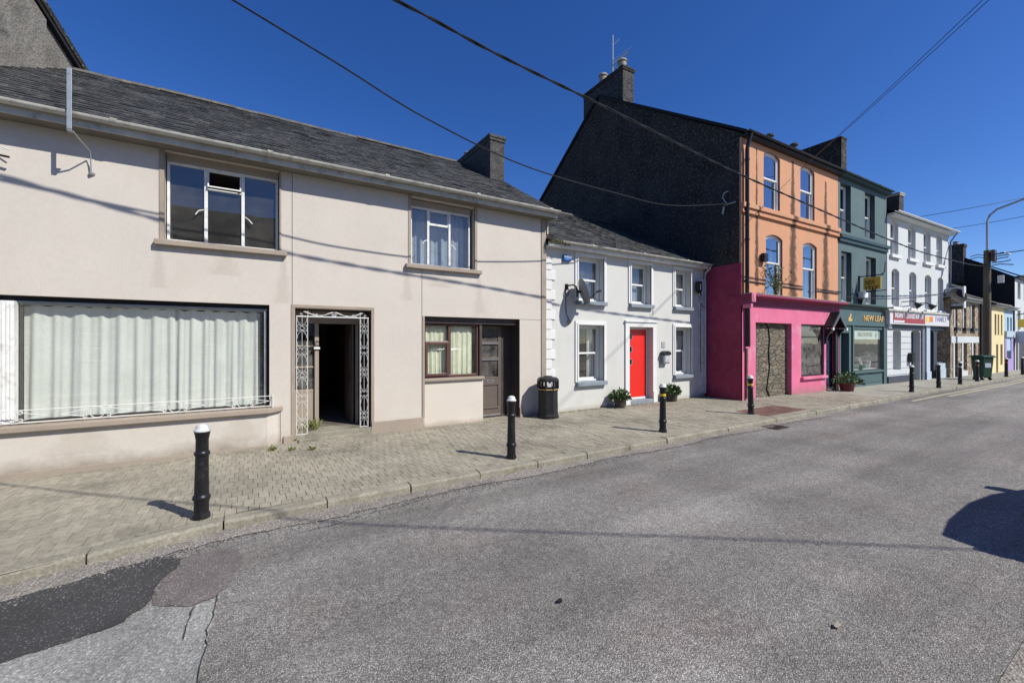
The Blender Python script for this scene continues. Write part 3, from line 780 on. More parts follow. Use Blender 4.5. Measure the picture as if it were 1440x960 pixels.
# flat trims
mb = MB()
for (x0, x1, z0, z1) in ((-1.11,-1.05,3.2,4.6),(.443,.47,3.2,4.6),(2.63,2.684,3.2,4.6),(4.06,4.12,3.2,4.6),(.615,.675,.10,2.27),(.615,1.985,2.272,2.325),(1.93,1.985,.22,2.27),(2.91,2.96,.2,2.2),(5.79,5.92,-.3,4.6),(-2.95,-2.85,.6,2.3)):
    mb.box(x0, -.012, z0, x1, .03, z1)
cr.part('trim', mb, taupe, bevel=.003, split=True)
mb = MB(); mb.box(1.94,-.022,-.3,2.93,.0,.215); mb.box(.50,-.03,-.3,.672,.0,.12); mb.box(5.19,-.02,-.3,5.27,.0,.22); mb.box(-4.3,-.142,-.3,.27,-.131,.03)
cr.part('plinth', mb, taupe, bevel=.006, split=True)
mb = MB()
for (x, z0, z1) in ((.632,2.33,4.55),(2.905,.22,3.11),(5.775,.2,4.55),(.455,.04,.54)): mb.box(x-.0035,-.004,z0,x+.0035,.001,z1)
mb.box(5.20,-.003,2.195,5.775,.001,2.20)
cr.part('render_joint', mb, darkbrown, split=True)
# shop window
t = cr
mb = MB(); mb.box(-2.85,.10,2.235,.298,.16,2.30); mb.box(.262,.10,.64,.298,.16,2.235); mb.box(-2.85,.10,.64,.262,.16,.665)
f = t.part('shop_window', mb, blackm, bevel=.004)
mb = MB(); mb.box(-2.66,.085,2.215,.27,.10,2.232); mb.box(.225,.088,.67,.258,.13,2.2); mb.build('chrome_trim', steel, f)
mb = MB(); mb.box(-2.70,-.01,.655,-2.565,.12,2.225); mb.box(-2.675,-.018,.655,-2.655,-.01,2.2); mb.box(-2.635,-.018,.655,-2.615,-.01,2.2); mb.box(-2.60,-.018,.655,-2.585,-.01,2.2); mb.build('post', oldwhite, f, bevel=.006)
mb = MB(); mb.box(-2.56,.125,.665,.262,.131,2.235); mb.build('pane', glass, f)
cm = curtain_mb(-2.55, -.95, .66, 2.19, .22, .032, .21, 3, 190); cm.add(curtain_mb(-.97, .17, .66, 2.18, .235, .030, .17, 8, 140)); cm.build('curtain', curtain, f, smooth=True)
mb = MB(); mb.box(-2.84,.16,2.19,.297,.30,2.232); mb.build('pelmet', oldwhite, f)
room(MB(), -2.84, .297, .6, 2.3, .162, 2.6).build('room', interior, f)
# upper windows: three lights, metal frames
def metal_window(x0, x1, z0, z1, m1, m2, opened, cw=None):
    mb = MB(); y0, y1 = .10, .15
    frame_rect(mb, x0, x1, z0, z1, y0, y1, .035)
    mb.box(m1-.022, y0-.008, z0+.035, m1+.022, y1, z1-.035); mb.box(m2-.022, y0-.008, z0+.035, m2+.022, y1, z1-.035)
    zt = z1-(z1-z0)*.27
    mb.box(m1+.022, y0, zt-.018, m2-.022, y1, zt+.006)
    f = t.part('window', mb, oldwhite, bevel=.004)
    g_ = MB(); g_.box(x0+.036,.125,z0+.036,m1-.022,.128,z1-.036); g_.box(m2+.022,.125,z0+.036,x1-.036,.128,z1-.036); g_.box(m1+.022,.125,z0+.036,m2-.022,.128,zt-.018)
    if not opened: g_.box(m1+.022,.125,zt+.006,m2-.022,.128,z1-.036)
    g_.build('pane', glass, f)
    v = MB(); frame_rect(v, m1+.024, m2-.024, zt+.008, z1-.036, -.012, .012, .018)
    if opened:
        v.xf(Matrix.Translation((0,.118,z1-.036)) @ Matrix.Rotation(R(-14),4,'X') @ Matrix.Translation((0,0,-(z1-.036))))
    else: v.xf(Matrix.Translation((0,.118,0)))
    v.build('vent_sash', oldwhite, f)
    h = MB(); zc = z0+(z1-z0)*.42
    h.tube([(m1-.03,.085,zc+.03),(m1-.09,.07,zc+.005),(m1-.13,.065,zc-.06)], .008, 6); h.tube([(m2+.03,.085,zc),(m2+.08,.07,zc-.04),(m2+.13,.065,zc-.10)], .008, 6); h.builds('handle', white, f)
    d = MB(); d.box(x0-.0,.07,z1,x1,.15,z1+.115); d.build('head_board', taupe, f)
    room(MB(), x0, x1, z0, z1, .151, 2.2).build('room', interior, f)
    if cw: curtain_mb(x0+.04, x1-.04, z0, z1, .34, .02, .12, 5).build('curtain', cw, f, smooth=True)
    return f
metal_window(-1.035, .43, 3.203, 4.405, -.558, -.07, True)
metal_window(2.70, 4.0, 3.203, 4.365, 3.07, 3.53, False, curtain_b)
# doorway with side light
mb = MB(); mb.box(.66,-.035,-.2,1.945,.60,.125); mb.box(.72,-.10,-.2,1.80,-.036,.05); cr.part('step', mb, kerbm, bevel=.012)
mb = MB(); mb.box(.676,.46,2.03,1.925,.52,2.26); mb.box(1.03,.43,.13,1.10,.52,2.03); mb.box(1.755,.45,.13,1.80,.52,2.03); mb.box(.676,.46,.13,.70,.52,2.03)
df = cr.part('door_frame', mb, taupe, bevel=.006)
mb = MB(); mb.box(.70,.475,.13,1.03,.50,.78); mb.box(.70,.47,.78,1.03,.51,.83); mb.box(.70,.47,1.22,1.03,.51,1.25); mb.box(.70,.47,1.60,1.03,.51,1.63); mb.builds('side_panel', taupe, df, bevel=.004)
mb = MB(); mb.box(.70,.488,.83,1.03,.492,2.03); mb.build('pane', glass_dirty, df)
mb = MB(); mb.box(1.015,.40,1.56,1.115,.43,1.60); mb.build('bracket', oldwhite, df)
mb = MB(); mb.box(1.80,.46,.13,1.925,.50,2.03); mb.build('jamb_panel', darkbrown, df)
mb = MB(); mb.box(1.70,.56,.14,1.735,1.25,2.02); mb.box(1.69,.70,.35,1.70,1.1,.95); mb.box(1.69,.70,1.1,1.70,1.1,1.85); mb.build('door', doorbrown, df, bevel=.004)
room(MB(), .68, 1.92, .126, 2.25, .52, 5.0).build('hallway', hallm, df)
# brown window and door in the second recess
mb = MB(); mb.box(2.963,.075,-.3,4.30,.30,.90); cr.part('apron_wall', mb, cream2, bevel=.004)
mb = MB(); mb.box(2.963,.02,.90,4.31,.30,.955); cr.part('sill', mb, taupe, bevel=.008)
mb = MB(); x0, x1, z0, z1, mx = 2.985, 4.235, .965, 2.07, 3.56
frame_rect(mb, x0, x1, z0, z1, .16, .22, .05); mb.box(mx-.03,.16,z0+.05,mx+.03,.22,z1-.05); mb.box(x0+.05,.16,1.66,mx-.03,.22,1.71)
f = cr.part('window', mb, upvc_brown, bevel=.006)
mb = MB(); frame_rect(mb, x0+.04, mx-.02, z0+.03, 1.69, .135, .165, .055); mb.build('casement', upvc_brown, f, bevel=.006)
mb = MB(); mb.box(x0+.05,.19,z0+.05,mx-.03,.194,z1-.05); mb.box(mx+.03,.19,z0+.05,x1-.05,.194,z1-.05); mb.build('pane', glass, f)
curtain_mb(x0+.04, 3.53, z0+.04, z1, .27, .02, .10, 21).build('curtain', curtain_y, f, smooth=True); curtain_mb(3.6, 4.12, z0+.04, z1, .26, .022, .12, 22).build('curtain', curtain_y, f, smooth=True)
room(MB(), x0, 4.26, z0, z1, .225, 2.0).build('room', interior, f)
mb = MB(); mb.box(2.963,.10,2.07,5.18,.24,2.198); mb.box(4.24,.12,.90,4.30,.40,2.07); cr.part('head_board', mb, darkbrown, bevel=.004)
mb = MB(); dx0, dx1, dy = 4.335, 4.90, .345
mb.box(dx0,dy,.07,dx0+.06,dy+.045,2.05); mb.box(dx1-.07,dy,.07,dx1,dy+.045,2.05)
for a_, b_ in ((.07,.20),(.72,.90),(1.30,1.345),(1.66,1.70),(1.98,2.05)): mb.box(dx0+.06,dy,a_,dx1-.07,dy+.045,b_)
mb.box(dx0+.06,dy+.02,.20,dx1-.07,dy+.04,.72); mb.box(dx0+.05,dy-.02,.20,dx1-.06,dy,.235)
f = cr.part('door', mb, doorbrown, bevel=.004)
mb = MB(); mb.box(dx0+.06,dy+.02,.90,dx1-.07,dy+.026,1.98); mb.build('pane', glass_dirty, f)
mb = MB(); mb.box(dx0+.06,dy-.012,1.285,dx1-.07,dy,1.30); mb.box(dx0+.06,dy-.012,1.645,dx1-.07,dy,1.66); mb.box(dx0+.02,dy-.015,.045,dx1-.02,dy+.04,.07); mb.builds('weather_strip', steel, f)
mb = MB(); frame_rect(mb, 4.535, 4.70, .775, .835, dy-.01, dy-.001, .014); mb.build('letter_plate', steel, f)
mb = MB(); mb.tube([(dx0+.025,dy-.02,1.0),(dx0+.025,dy-.035,1.1),(dx0+.025,dy-.02,1.2)], .009, 6); mb.build('handle', blackm, f)
mb = MB(); mb.box(4.30,.36,.03,4.335,.42,2.07); mb.box(4.90,.36,.03,5.185,.42,2.07); mb.box(4.30,.33,-.3,5.185,.45,.045); cr.part('door_frame', mb, darkbrown, bevel=.004)
room(MB(), 4.32, 5.18, 0, 2.1, .43, 2.5).build('hallway', interior, f)
# roof
rf = cr.part('roof', slates(A0, 6.05, -.31, 4.665, 3.74, 7.09, .30, .185, 4), slate)
mb = MB(); mb.face([(A0,3.74,7.08),(6.05,3.74,7.08),(6.05,7.8,4.6),(A0,7.8,4.6)]); mb.build('back_slope', slate, rf)
mb = ridge(A0, 5.3, 3.74, 7.13, seed=4); mb.build('ridge_tiles', ridgemat, rf)
mb = MB(); mb.prism([(-.31,4.60),(3.74,7.02),(3.74,7.085),(-.31,4.665)], 'x', 5.922, 6.045); mb.build('verge', mortar, rf)
mb = MB(); mb.box(A0,-.275,4.53,6.03,-.25,4.645); mb.build('fascia', gutterm, rf)
mb = MB(); mb.box(A0,-.25,4.53,6.03,.0,4.55); mb.build('soffit', soffit, rf)
gutter(A0, 6.06, -.335, 4.675, .058).build('gutter', gutterm, rf, smooth=True)
mb = MB(); mb.box(5.925,-.04,4.2,5.96,.25,4.53); mb.build('mortar_edge', mortar, rf)
# chimney
def chimney(t, parent, x0, x1, y0, y1, z0, z1, m, cap=.05, pots=(), cap_h=.16, capm=None):
    mb = MB(); mb.box(x0,y0,z0,x1,y1,z1-cap_h)
    c = t.part('chimney', mb, m, parent, bevel=.015)
    mb = MB(); mb.box(x0-cap*.6,y0-cap*.6,z1-cap_h,x1+cap*.6,y1+cap*.6,z1-cap_h*.5); mb.box(x0-cap,y0-cap,z1-cap_h*.5,x1+cap,y1+cap,z1); mb.build('cap', capm or m, c, bevel=.015)
    for (px_, py_, r_, h_) in pots:
        mb = MB(); mb.lathe([(r_*1.05,z1-.02),(r_,z1+.05),(r_*.92,z1+h_*.8),(r_*1.12,z1+h_*.82),(r_*1.12,z1+h_*.9),(r_*.9,z1+h_),(r_*.6,z1+h_)], 16, px_, py_); mb.build('chimney_pot', pot, c, smooth=True)
    return c
chimney(cr, rf, 5.58, 6.03, 2.09, 4.3, 5.6, 7.33, chimneyr, .045, ((5.8,2.35,.10,.10),(5.8,3.1,.11,.16),(5.8,3.9,.11,.22)))

# white scrollwork
def arc3(f3, cx, cz, r0, r1, t0, t1, n=10):
    return [f3(cx+(r0+(r1-r0)*k/n)*math.cos(t0+(t1-t0)*k/n), cz+(r0+(r1-r0)*k/n)*math.sin(t0+(t1-t0)*k/n)) for k in range(n+1)]
def iron_panel(mb, f3, w, h, r=.0034, seg=None):
    """vertical scroll panel: local (s across 0..w, z 0..h) mapped by f3"""
    n = max(1, round(h/.42)); c = w/2
    for s in (0, w): mb.tube([f3(s,0), f3(s,h)], r*1.7, 6)
    for z in (0, h): mb.tube([f3(0,z), f3(w,z)], r*1.5, 6)
    for i in range(n):
        z0, z1 = h*i/n, h*(i+1)/n; zm = (z0+z1)/2
        for sg in (-1, 1):
            mb.tube([f3(c+sg*w*.40,z0+.03), f3(c+sg*w*.42,z0+(zm-z0)*.4), f3(c+sg*w*.12,zm-.05), f3(c+sg*.006,zm-.02)], r, 5)
            mb.tube([f3(c+sg*.006,zm+.03), f3(c+sg*w*.12,zm+.06), f3(c+sg*w*.42,z1-(z1-zm)*.4), f3(c+sg*w*.40,z1-.03)], r, 5)
            mb.tube(arc3(f3, c+sg*w*.30, zm-.035, w*.16, w*.05, PI/2, PI/2-sg*PI*1.6), r, 5)
            mb.tube(arc3(f3, c+sg*w*.30, zm+.045, w*.16, w*.05, -PI/2, -PI/2+sg*PI*1.6), r, 5)
        if i % 2 == 0: mb.tube(arc3(f3, c, zm+.0, w*.20, w*.20, 0, 2*PI, 14), r, 5)
        mb.tube([f3(c,z0), f3(c,zm-w*.2)], r, 5); mb.tube([f3(c,zm+w*.2), f3(c,z1)], r, 5)
    return mb
tr = T('iron_porch_trellis', 'white wrought iron scrollwork standing round the open cream doorway', 'ironwork', (.68,8.06,.125))
mb = MB(); iron_panel(mb, lambda s,z: (.015+s,-.02,z), .17, 2.0)
for z in (.0,): mb.tube([(.015,-.02,-.02),(.185,-.02,-.02)], .006, 6)
tr.part('side_panel', mb, ironwhite)
mb = MB(); iron_panel(mb, lambda s,z: (1.05+s,-.02,z+.03), .14, 1.97); tr.part('side_panel', mb, ironwhite)
mb = MB(); mb.tube([(.01,-.02,2.0),(1.20,-.02,2.0)], .011, 6)
f3 = lambda s,z: (s,-.02,2.0+z)
for c_ in (.36,.86):
    for sg in (-1,1): mb.tube([f3(c_-sg*.22,.09), f3(c_-sg*.08,.03), f3(c_+sg*.05,.02), f3(c_+sg*.24,.085)], .005, 5)
for c_, sg in ((.27,1),(.33,-1),(.93,1),(.99,-1),(.08,1),(1.14,-1),(.58,1),(.64,-1)): mb.tube(arc3(f3, c_, .035, .028, .008, -PI/2, -PI/2+sg*PI*1.7), .005, 5)
mb.tube([f3(.58,.0), f3(.61,.10), f3(.64,0)], .005, 5); mb.tube([f3(.19,0), f3(.19,.10)], .005, 5); mb.tube([f3(1.05,0), f3(1.05,.10)], .005, 5)
tr.part('top_panel', mb, ironwhite)

gd = T('window_guard_rail', 'low white wire guard rail with scrolls on the shop window sill', 'railing', (-3.0,7.93,.63))
mb = MB(); Lr = 3.34
f3 = lambda s,z: (s,0,z)
mb.tube([f3(0,.03),f3(Lr,.03)], .006, 6); mb.tube([f3(0,.19),f3(Lr,.19)], .006, 6)
gd.part('rail', mb, ironwhite)
mb = MB()
s = .05
while s < Lr-.3:
    c_ = s+.36
    mb.tube(arc3(f3, c_, .11, .075, .075, 0, 2*PI, 16), .0045, 5)
    for sg in (-1,1):
        for zz, q in ((.155,-1),(.065,1)):
            mb.tube(arc3(f3, c_+sg*.115, zz, .030, .010, q*PI/2*-1, q*PI/2*-1+sg*q*PI*1.5), .0045, 5)
        mb.tube([f3(c_+sg*.10,.17), f3(c_+sg*.22,.135), f3(c_+sg*.36,.11)], .0045, 5); mb.tube([f3(c_+sg*.10,.05), f3(c_+sg*.22,.085), f3(c_+sg*.36,.11)], .0045, 5)
    s += .84
gd.part('scrolls', mb, ironwhite)
mb = MB(); f4 = lambda s,z: (Lr,s,z)
mb.tube([f4(0,.03),f4(.12,.03)], .006, 6); mb.tube([f4(0,.19),f4(.12,.19)], .006, 6); mb.tube([f4(0,0),f4(0,.2)], .008, 6); mb.tube([f4(.12,.0),f4(.12,.2)], .006, 6)
mb.tube(arc3(f4, .06, .14, .035, .01, 0, PI*2.5), .005, 5); mb.tube(arc3(f4, .06, .07, .035, .01, PI, PI*3.5), .005, 5); gd.part('end_scroll', mb, ironwhite)

bk = T('steel_bracket', 'upright galvanised steel bracket strapped over the gutter of the cream house', 'bracket', (-1.95,7.66,4.15))
mb = MB(); mb.box(-.022,-.035,.27,.026,-.027,1.05); mb.box(-.022,-.03,.26,-.016,.015,1.05); mb.box(-.022,-.035,.25,.026,.05,.262); bk.part('plate', mb, steel, bevel=.002)
mb = MB(); mb.tube([(.03,.0,.26),(.07,.10,.20),(.12,.30,.14),(.12,.34,.02),(.12,.36,-.14)], .009, 6); mb.tube([(.10,.36,-.14),(.14,.40,-.14)], .022, 8); bk.part('strap', mb, steel)
mb = MB(); mb.tube([(0,-.01,.98),(-.03,.0,.93)], .018, 6); mb.tube([(0,-.01,.98),(0,-.04,.98)], .012, 6); bk.part('hook', mb, steel)

ins = T('cable_anchor', 'small dark cable anchor with white insulator high on the cream wall', 'cable anchor', (-2.72,8.06,4.05))
mb = MB(); mb.tube([(0,0,0),(.0,-.12,.0)], .012, 6); mb.tube([(-.1,-.10,.01),(.15,-.12,-.02)], .014, 6); mb.tube([(-.06,-.1,.0),(-.05,-.11,-.12),(.0,-.1,-.15)], .02, 6); ins.part('anchor', mb, blackm)
mb = MB(); mb.lathe([(.02,.07),(.035,.08),(.035,.12),(.02,.13)], 12, -.02, -.1); mb.tube([(.08,-.1,.1),(.16,-.12,.07)], .008, 6); ins.part('insulator', mb, white, split=True)

# ---------------------------------------------------------------- tall house at the left
th = T('tall_grey_gabled_house', 'taller grey roughcast house at the far left, only its gable above the slates shows', 'house', (-4.207,8.0,0), R(-18.43))
mb = MB(); mb.prism([(0,-.3),(4.64,-.3),(4.64,6.87),(2.32,8.22),(0,6.87)], 'x', -6, 0); th.part('wall', mb, greyrender)
mb = MB(); mb.prism([(1.1,-.3),(3.26,-.3),(3.26,7.55),(2.32,8.1),(1.1,7.4)], 'x', 0, .06); th.part('chimney_breast', mb, greyrender, bevel=.01)
mb = MB(); mb.prism([(-.3,6.69),(2.32,8.215),(4.94,6.69),(4.94,6.82),(2.32,8.345),(-.3,6.82)], 'x', -6, .11); r_ = th.part('roof', mb, darkrender)
mb = MB(); mb.prism([(-.3,6.60),(2.32,8.125),(4.94,6.60),(4.94,6.695),(2.32,8.22),(-.3,6.695)], 'x', .003, .09); mb.build('bargeboard', blackdull, r_)

# ---------------------------------------------------------------- white cottage
wc = T('white_cottage', 'white two-storey cottage with quoins, slate roof and a bright red door', 'house', (5.93,8.14,0))
W = 6.155
rects = {}
for k, (x0, x1, yt, yb) in {'ul': (812.5,848.3,360.5,424.5), 'um': (887,914.5,368.5,426.5), 'ur': (948.8,970.2,379.5,431), 'll': (812.8,848.2,457.5,540), 'lr': (948.8,971,459.5,526)}.items():
    a = wc.px(x0, yt); b = wc.px(x0, yb); c = wc.px(x1, yt); rects[k] = [a[0], c[0], b[1], a[1]]
for k in ('ul','um','ur'): rects[k][2], rects[k][3] = sum(rects[q][2] for q in ('ul','um','ur'))/3, sum(rects[q][3] for q in ('ul','um','ur'))/3
for k in ('ll','lr'): rects[k][2], rects[k][3] = sum(rects[q][2] for q in ('ll','lr'))/2, sum(rects[q][3] for q in ('ll','lr'))/2
dr = wc.rect(884.0, 917.0, 459.5, 566); dz1 = wc.px(886,459.5)[1]; DO = (dr[0], dr[1], -.3, dz1)
mb = MB(); wall(mb, 0, W, -.3, 4.0, list(map(tuple, rects.values()))+[DO], .15); shell(mb, 0, W, -.3, 4.0, 8.6, zr=6.4, yr=4.4)
wc.part('wall', mb, whitewall)
def lintel_frame(mb, x0, x1, z0, z1, w, y=-.03, bottom=False):
    mb.box(x0-w,y,z0,x0,-.0005,z1+w); mb.box(x1,y,z0,x1+w,-.0005,z1+w); mb.box(x0,y,z1,x1,-.0005,z1+w)
for k, r_ in rects.items():
    mb = MB(); lintel_frame(mb, *r_, .10); lintel_frame(mb, r_[0]-.0, r_[1]+.0, r_[2], r_[3], .045, -.045)
    wc.part('window_surround', mb, quoinwhite, bevel=.006)
    mb = MB(); mb.box(r_[0]-.07,-.10,r_[2]-.10,r_[1]+.07,-.001,r_[2]-.005); mb.box(r_[0],-.001,r_[2]-.05,r_[1],.14,r_[2]+.002); wc.part('sill', mb, greysill, bevel=.006)
    cu = {'ul': [(.0,1,0,.98,curtain_b)], 'um': [(.0,1,0,.98,curtain_b)], 'ur': [(.55,1,0,.98,curtain)], 'll': [(.68,1,0,.98,curtain)], 'lr': [(.5,1,0,.98,curtain_b)]}[k]
    sash(wc, None, r_[0]+.004, r_[1]-.004, r_[2]+.004, r_[3]-.004, .145, white, glass, .055, .5, cu, ord(k[1]) % 7)
# door
mb = MB(); x0, x1, z1 = DO[0], DO[1], DO[3]
for (a_, b_) in ((x0-.15,x0-.001),(x1+.001,x1+.15)): mb.box(a_,-.04,.0,b_,-.0005,z1+.0); mb.box(a_-.012,-.07,-.25,b_+.0,-.0405,.30)
mb.box(x0-.15,-.04,z1+.001,x1+.15,-.0005,z1+.13); mb.box(x0-.17,-.07,z1+.131,x1+.17,-.0005,z1+.17)
mb.box(x0,.0,-.2,x0+.001,.1,z1)
wc.part('door_surround', mb, quoinwhite, bevel=.006)
mb = MB(); mb.box(x0+.002,-.06,-.3,x1-.002,.30,.10); wc.part('step', mb, greysill, bevel=.01)
mb = MB(); frame_rect(mb, x0+.004, x1-.004, .101, z1-.004, .15, .22, .05); f = wc.part('door_frame', mb, white, bevel=.004)
mb = MB(); bx0, bx1, bz0, bz1 = x0+.06, x1-.06, .155, z1-.06; wd = bx1-bx0
sq = [(bx0+wd*.03, bx0+wd*.30, bz0+(bz1-bz0)*p, bz0+(bz1-bz0)*(p+.085)) for p in (.48,.665,.85)]
wall(mb, bx0, bx1, bz0, bz1, sq, .03, .165)
d_ = wc.part('door', mb, reddoor, f)
mb = MB()
for q in sq: frame_rect(mb, q[0], q[1], q[2], q[3], .155, .175, .012); 
mb.builds('light_frame', steel, d_)
mb = MB()
for q in sq: mb.box(q[0]+.001,.18,q[2]+.001,q[1]-.001,.184,q[3]-.001)
mb.build('pane', glass_mat('dark_door_glass', 1.5, (.08,.08,.08)), d_)
mb = MB(); mb.box(bx0+.02,.12,.98,bx0+.045,.165,1.12); mb.tube([(bx0+.03,.12,1.05),(bx0+.12,.115,1.05)], .009, 8); mb.build('handle', steel, d_)
room(MB(), x0+.01, x1-.01, .1, z1, .223, 1.2).build('hallway', interior, f)
# quoins
mb = MB(); z = .10; k = 0
while z < 3.55:
    w1 = .31 if k % 2 else .20
    mb.box(.005,-.028,z+.006,w1,-.0005,z+.229); mb.box(W-.30 if k % 2 else W-.24,-.028,z+.006,W-.06,-.0005,z+.229); z += .235; k += 1
wc.part('quoin', mb, quoinwhite, bevel=.01, split=True)
rf = wc.part('roof', slates(-.02, W, -.24, 4.03, 4.40, 6.47, .30, .17, 9, 1.6), slate)
mb = MB(); mb.face([(0,4.4,6.46),(W,4.4,6.46),(W,8.8,4.0),(0,8.8,4.0)]); mb.build('back_slope', slate, rf)
ridge(-.0, W, 4.40, 6.50, seed=8).build('ridge_tiles', ridgemat, rf)
mb = MB(); mb.box(0,-.19,3.93,W-.05,-.16,4.02); mb.box(0,-.16,3.93,W-.05,0,3.95); mb.build('fascia', oldwhite, rf)
gutter(.33, W-.03, -.255, 4.055, .052).build('gutter', gutterm, rf, smooth=True)
mb = MB(); mb.tube([(W-.07,-.25,4.0),(W-.07,-.22,3.93),(W-.06,-.06,3.8),(W-.06,-.055,3.6),(W-.06,-.055,.1)], .036, 10)
for z in (3.4,2.4,1.4,.5): mb.tube([(W-.06,-.055,z),(W-.06,-.055,z+.05)], .044, 10)
mb.build('downpipe', lightgrey, rf, smooth=True)
mb = MB(); mb.tube([wc.px(918,361,-.01)[:1]+(-.01,)+(3.75,), (wc.px(918,361)[0],-.01,2.45)], .005, 5); mb.build('cable', darkbrown, rf)

# moss and grass tuft at the end of the gutter
def tuft(mb, x, y, z, n, r, h, rnd, w=.006, mi=0):
    for i in range(n):
        t = rnd.uniform(0, 6.28); l = h*rnd.uniform(.4, 1); d = rnd.uniform(.2, 1)*r
        bx, by = x+rnd.gauss(0,r*.3), y+rnd.gauss(0,r*.3); ex, ey = bx+d*math.cos(t), by+d*math.sin(t)
        px_, py_ = -math.sin(t)*w, math.cos(t)*w
        mb.face([(bx-px_,by-py_,z),(bx+px_,by+py_,z),((bx+ex)/2+px_*.8,(by+ey)/2+py_*.8,z+l*.75),(ex,ey,z+l)], mi)
rnd = random.Random(31); mb = MB()
for i in range(24): tuft(mb, rnd.uniform(.02,.62), rnd.uniform(-.30,-.2), 4.02+rnd.uniform(-.06,.03), 9, .05, .07, rnd)
ms = mb.build('gutter_moss', mossy); ms.location = (5.93,8.14,0); tag(ms, 'brown moss and dead grass overflowing the left end of the cottage gutter', 'moss', kind='stuff')

def simple(name, label, cat, loc, group=None, rot=0): return T(name, label, cat, loc, rot, group)
# alarm box
a_, z_ = wc.px(796, 363.5); t_ = simple('alarm_box', 'blue alarm box high beside the upper left cottage window', 'alarm box', (5.93+a_,8.14,z_))
mb = MB(); mb.box(-.12,-.07,-.085,.12,0,.085); t_.part('case', mb, bluebox, bevel=.03)
text_mesh('SHIELD', .075, signwhite, t_.o, (.01,-.0715,.025), .001); text_mesh('ALARMS', .04, signwhite, t_.o, (.02,-.0715,-.04), .001)
# satellite dish
a_, z_ = wc.px(797, 404); t_ = simple('satellite_dish', 'grey satellite dish on a black arm beside the upper left cottage window', 'satellite dish', (5.93+a_,8.14,z_))
mb = MB(); mb.box(-.05,-.03,-.05,.03,0,.08); mb.tube([(-.03,-.03,.04),(0,-.10,-.1),(.0,-.02,-.22)], .012, 6); mb.tube([(-.02,-.05,.03),(.02,-.2,.04),(.07,-.26,.0),(.09,-.28,-.12),(.09,-.28,-.25)], .018, 8); mb.tube([(.09,-.28,-.13),(.18,-.30,-.13)], .03, 8); t_.part('arm', mb, blackm)
# dish facing up the street (east-south-east): seen almost edge on
mb = MB(); n = 28; rings = []
prof = [(0,0),(.1,.006),(.2,.025),(.27,.048),(.32,.07)]
def dish_rings(off):
    out = []
    for r_, d_ in prof:
        b0 = len(mb.v)
        for k in range(n):
            th_ = 2*PI*k/n; mb.v.append((r_*.95*math.cos(th_), r_*1.05*math.sin(th_), d_+off))
        out.append(b0)
    return out
ra = dish_rings(0); rb = dish_rings(-.006)
for rr in (ra, rb):
    for i in range(len(rr)-1):
        for k in range(n): l = (k+1) % n; mb.f.append((rr[i]+k, rr[i]+l, rr[i+1]+l, rr[i+1]+k)); mb.m.append(0)
for k in range(n): l = (k+1) % n; mb.f.append((ra[-1]+k, ra[-1]+l, rb[-1]+l, rb[-1]+k)); mb.m.append(0)
# z axis of dish -> direction (+u mostly, towards street, up a little)
dirv = Vector((.88,-.36,.30)).normalized(); q = dirv.to_track_quat('Z','Y').to_matrix().to_4x4()
mb.xf(Matrix.Translation((.20,-.31,-.14)) @ q); t_.part('reflector', mb, greydish, smooth=True)
mb = MB(); c0 = Vector((.20,-.31,-.14)); e = c0+dirv*.42+Vector((0,0,-.10)); mb.tube([c0+Vector((.03,-.04,-.28)), e], .011, 6); mb.tube([e-dirv*.03, e+dirv*.09], .028, 10); mb.tube([e, e+Vector((-.1,.1,-.16)), c0+Vector((.1,.05,-.3)), c0+Vector((-.1,.2,-.22))], .004, 5); t_.part('receiver', mb, blackm)
a_, z_ = wc.px(799.5, 452.5); t_ = simple('cable_cover', 'small cream cap on the cottage wall below the dish', 'cover', (5.93+a_,8.14,z_))
mb = MB(); mb.tube([(0,0,0),(0,-.035,0)], .055, 16); t_.part('cap', mb, pot, bevel=.004); mb = MB(); mb.tube([(0,-.02,.05),(-.08,-.01,.2),(-.10,-.01,.9)], .008, 6); t_.part('cable', mb, blackm)
# number plaque, letterbox
a_, z_ = wc.px(932.5, 484.5); t_ = simple('number_plaque', 'small square grey house number plaque above the letterbox', 'plaque', (5.93+a_,8.14,z_))
mb = MB(); mb.box(-.07,-.015,-.085,.07,0,.085); t_.part('plate', mb, lightgrey, bevel=.003); mb = MB(); frame_rect(mb,-.06,.06,-.075,.075,-.018,-.0152,.006); mb.box(-.004,-.018,-.06,.004,-.0152,.06); mb.box(-.05,-.018,-.004,.05,-.0152,.004); t_.part('marks', mb, greydish)
a_, z_ = wc.px(933, 503); t_ = simple('letterbox', 'dark grey letterbox with arched lid on the wall right of the red door', 'letterbox', (5.93+a_,8.14,z_))
mb = MB(); mb.prism([(-.14,-.16),(.11,-.16),(.14,.10),(-.15,.10)], 'y', -.12, 0); t_.part('box', mb, greydish, bevel=.01)
mb = MB(); mb.prism([(-.18,.09),(.17,.09),(.15,.16),(.06,.20),(-.08,.20),(-.16,.16)], 'y', -.15, -.0); t_.part('lid', mb, blackm, bevel=.01)
mb = MB(); mb.box(-.08,-.13,-.12,.12,-.121,.07); mb.box(.0,-.135,-.10,.06,-.13,-.04); t_.part('door', mb, lightgrey, bevel=.004)
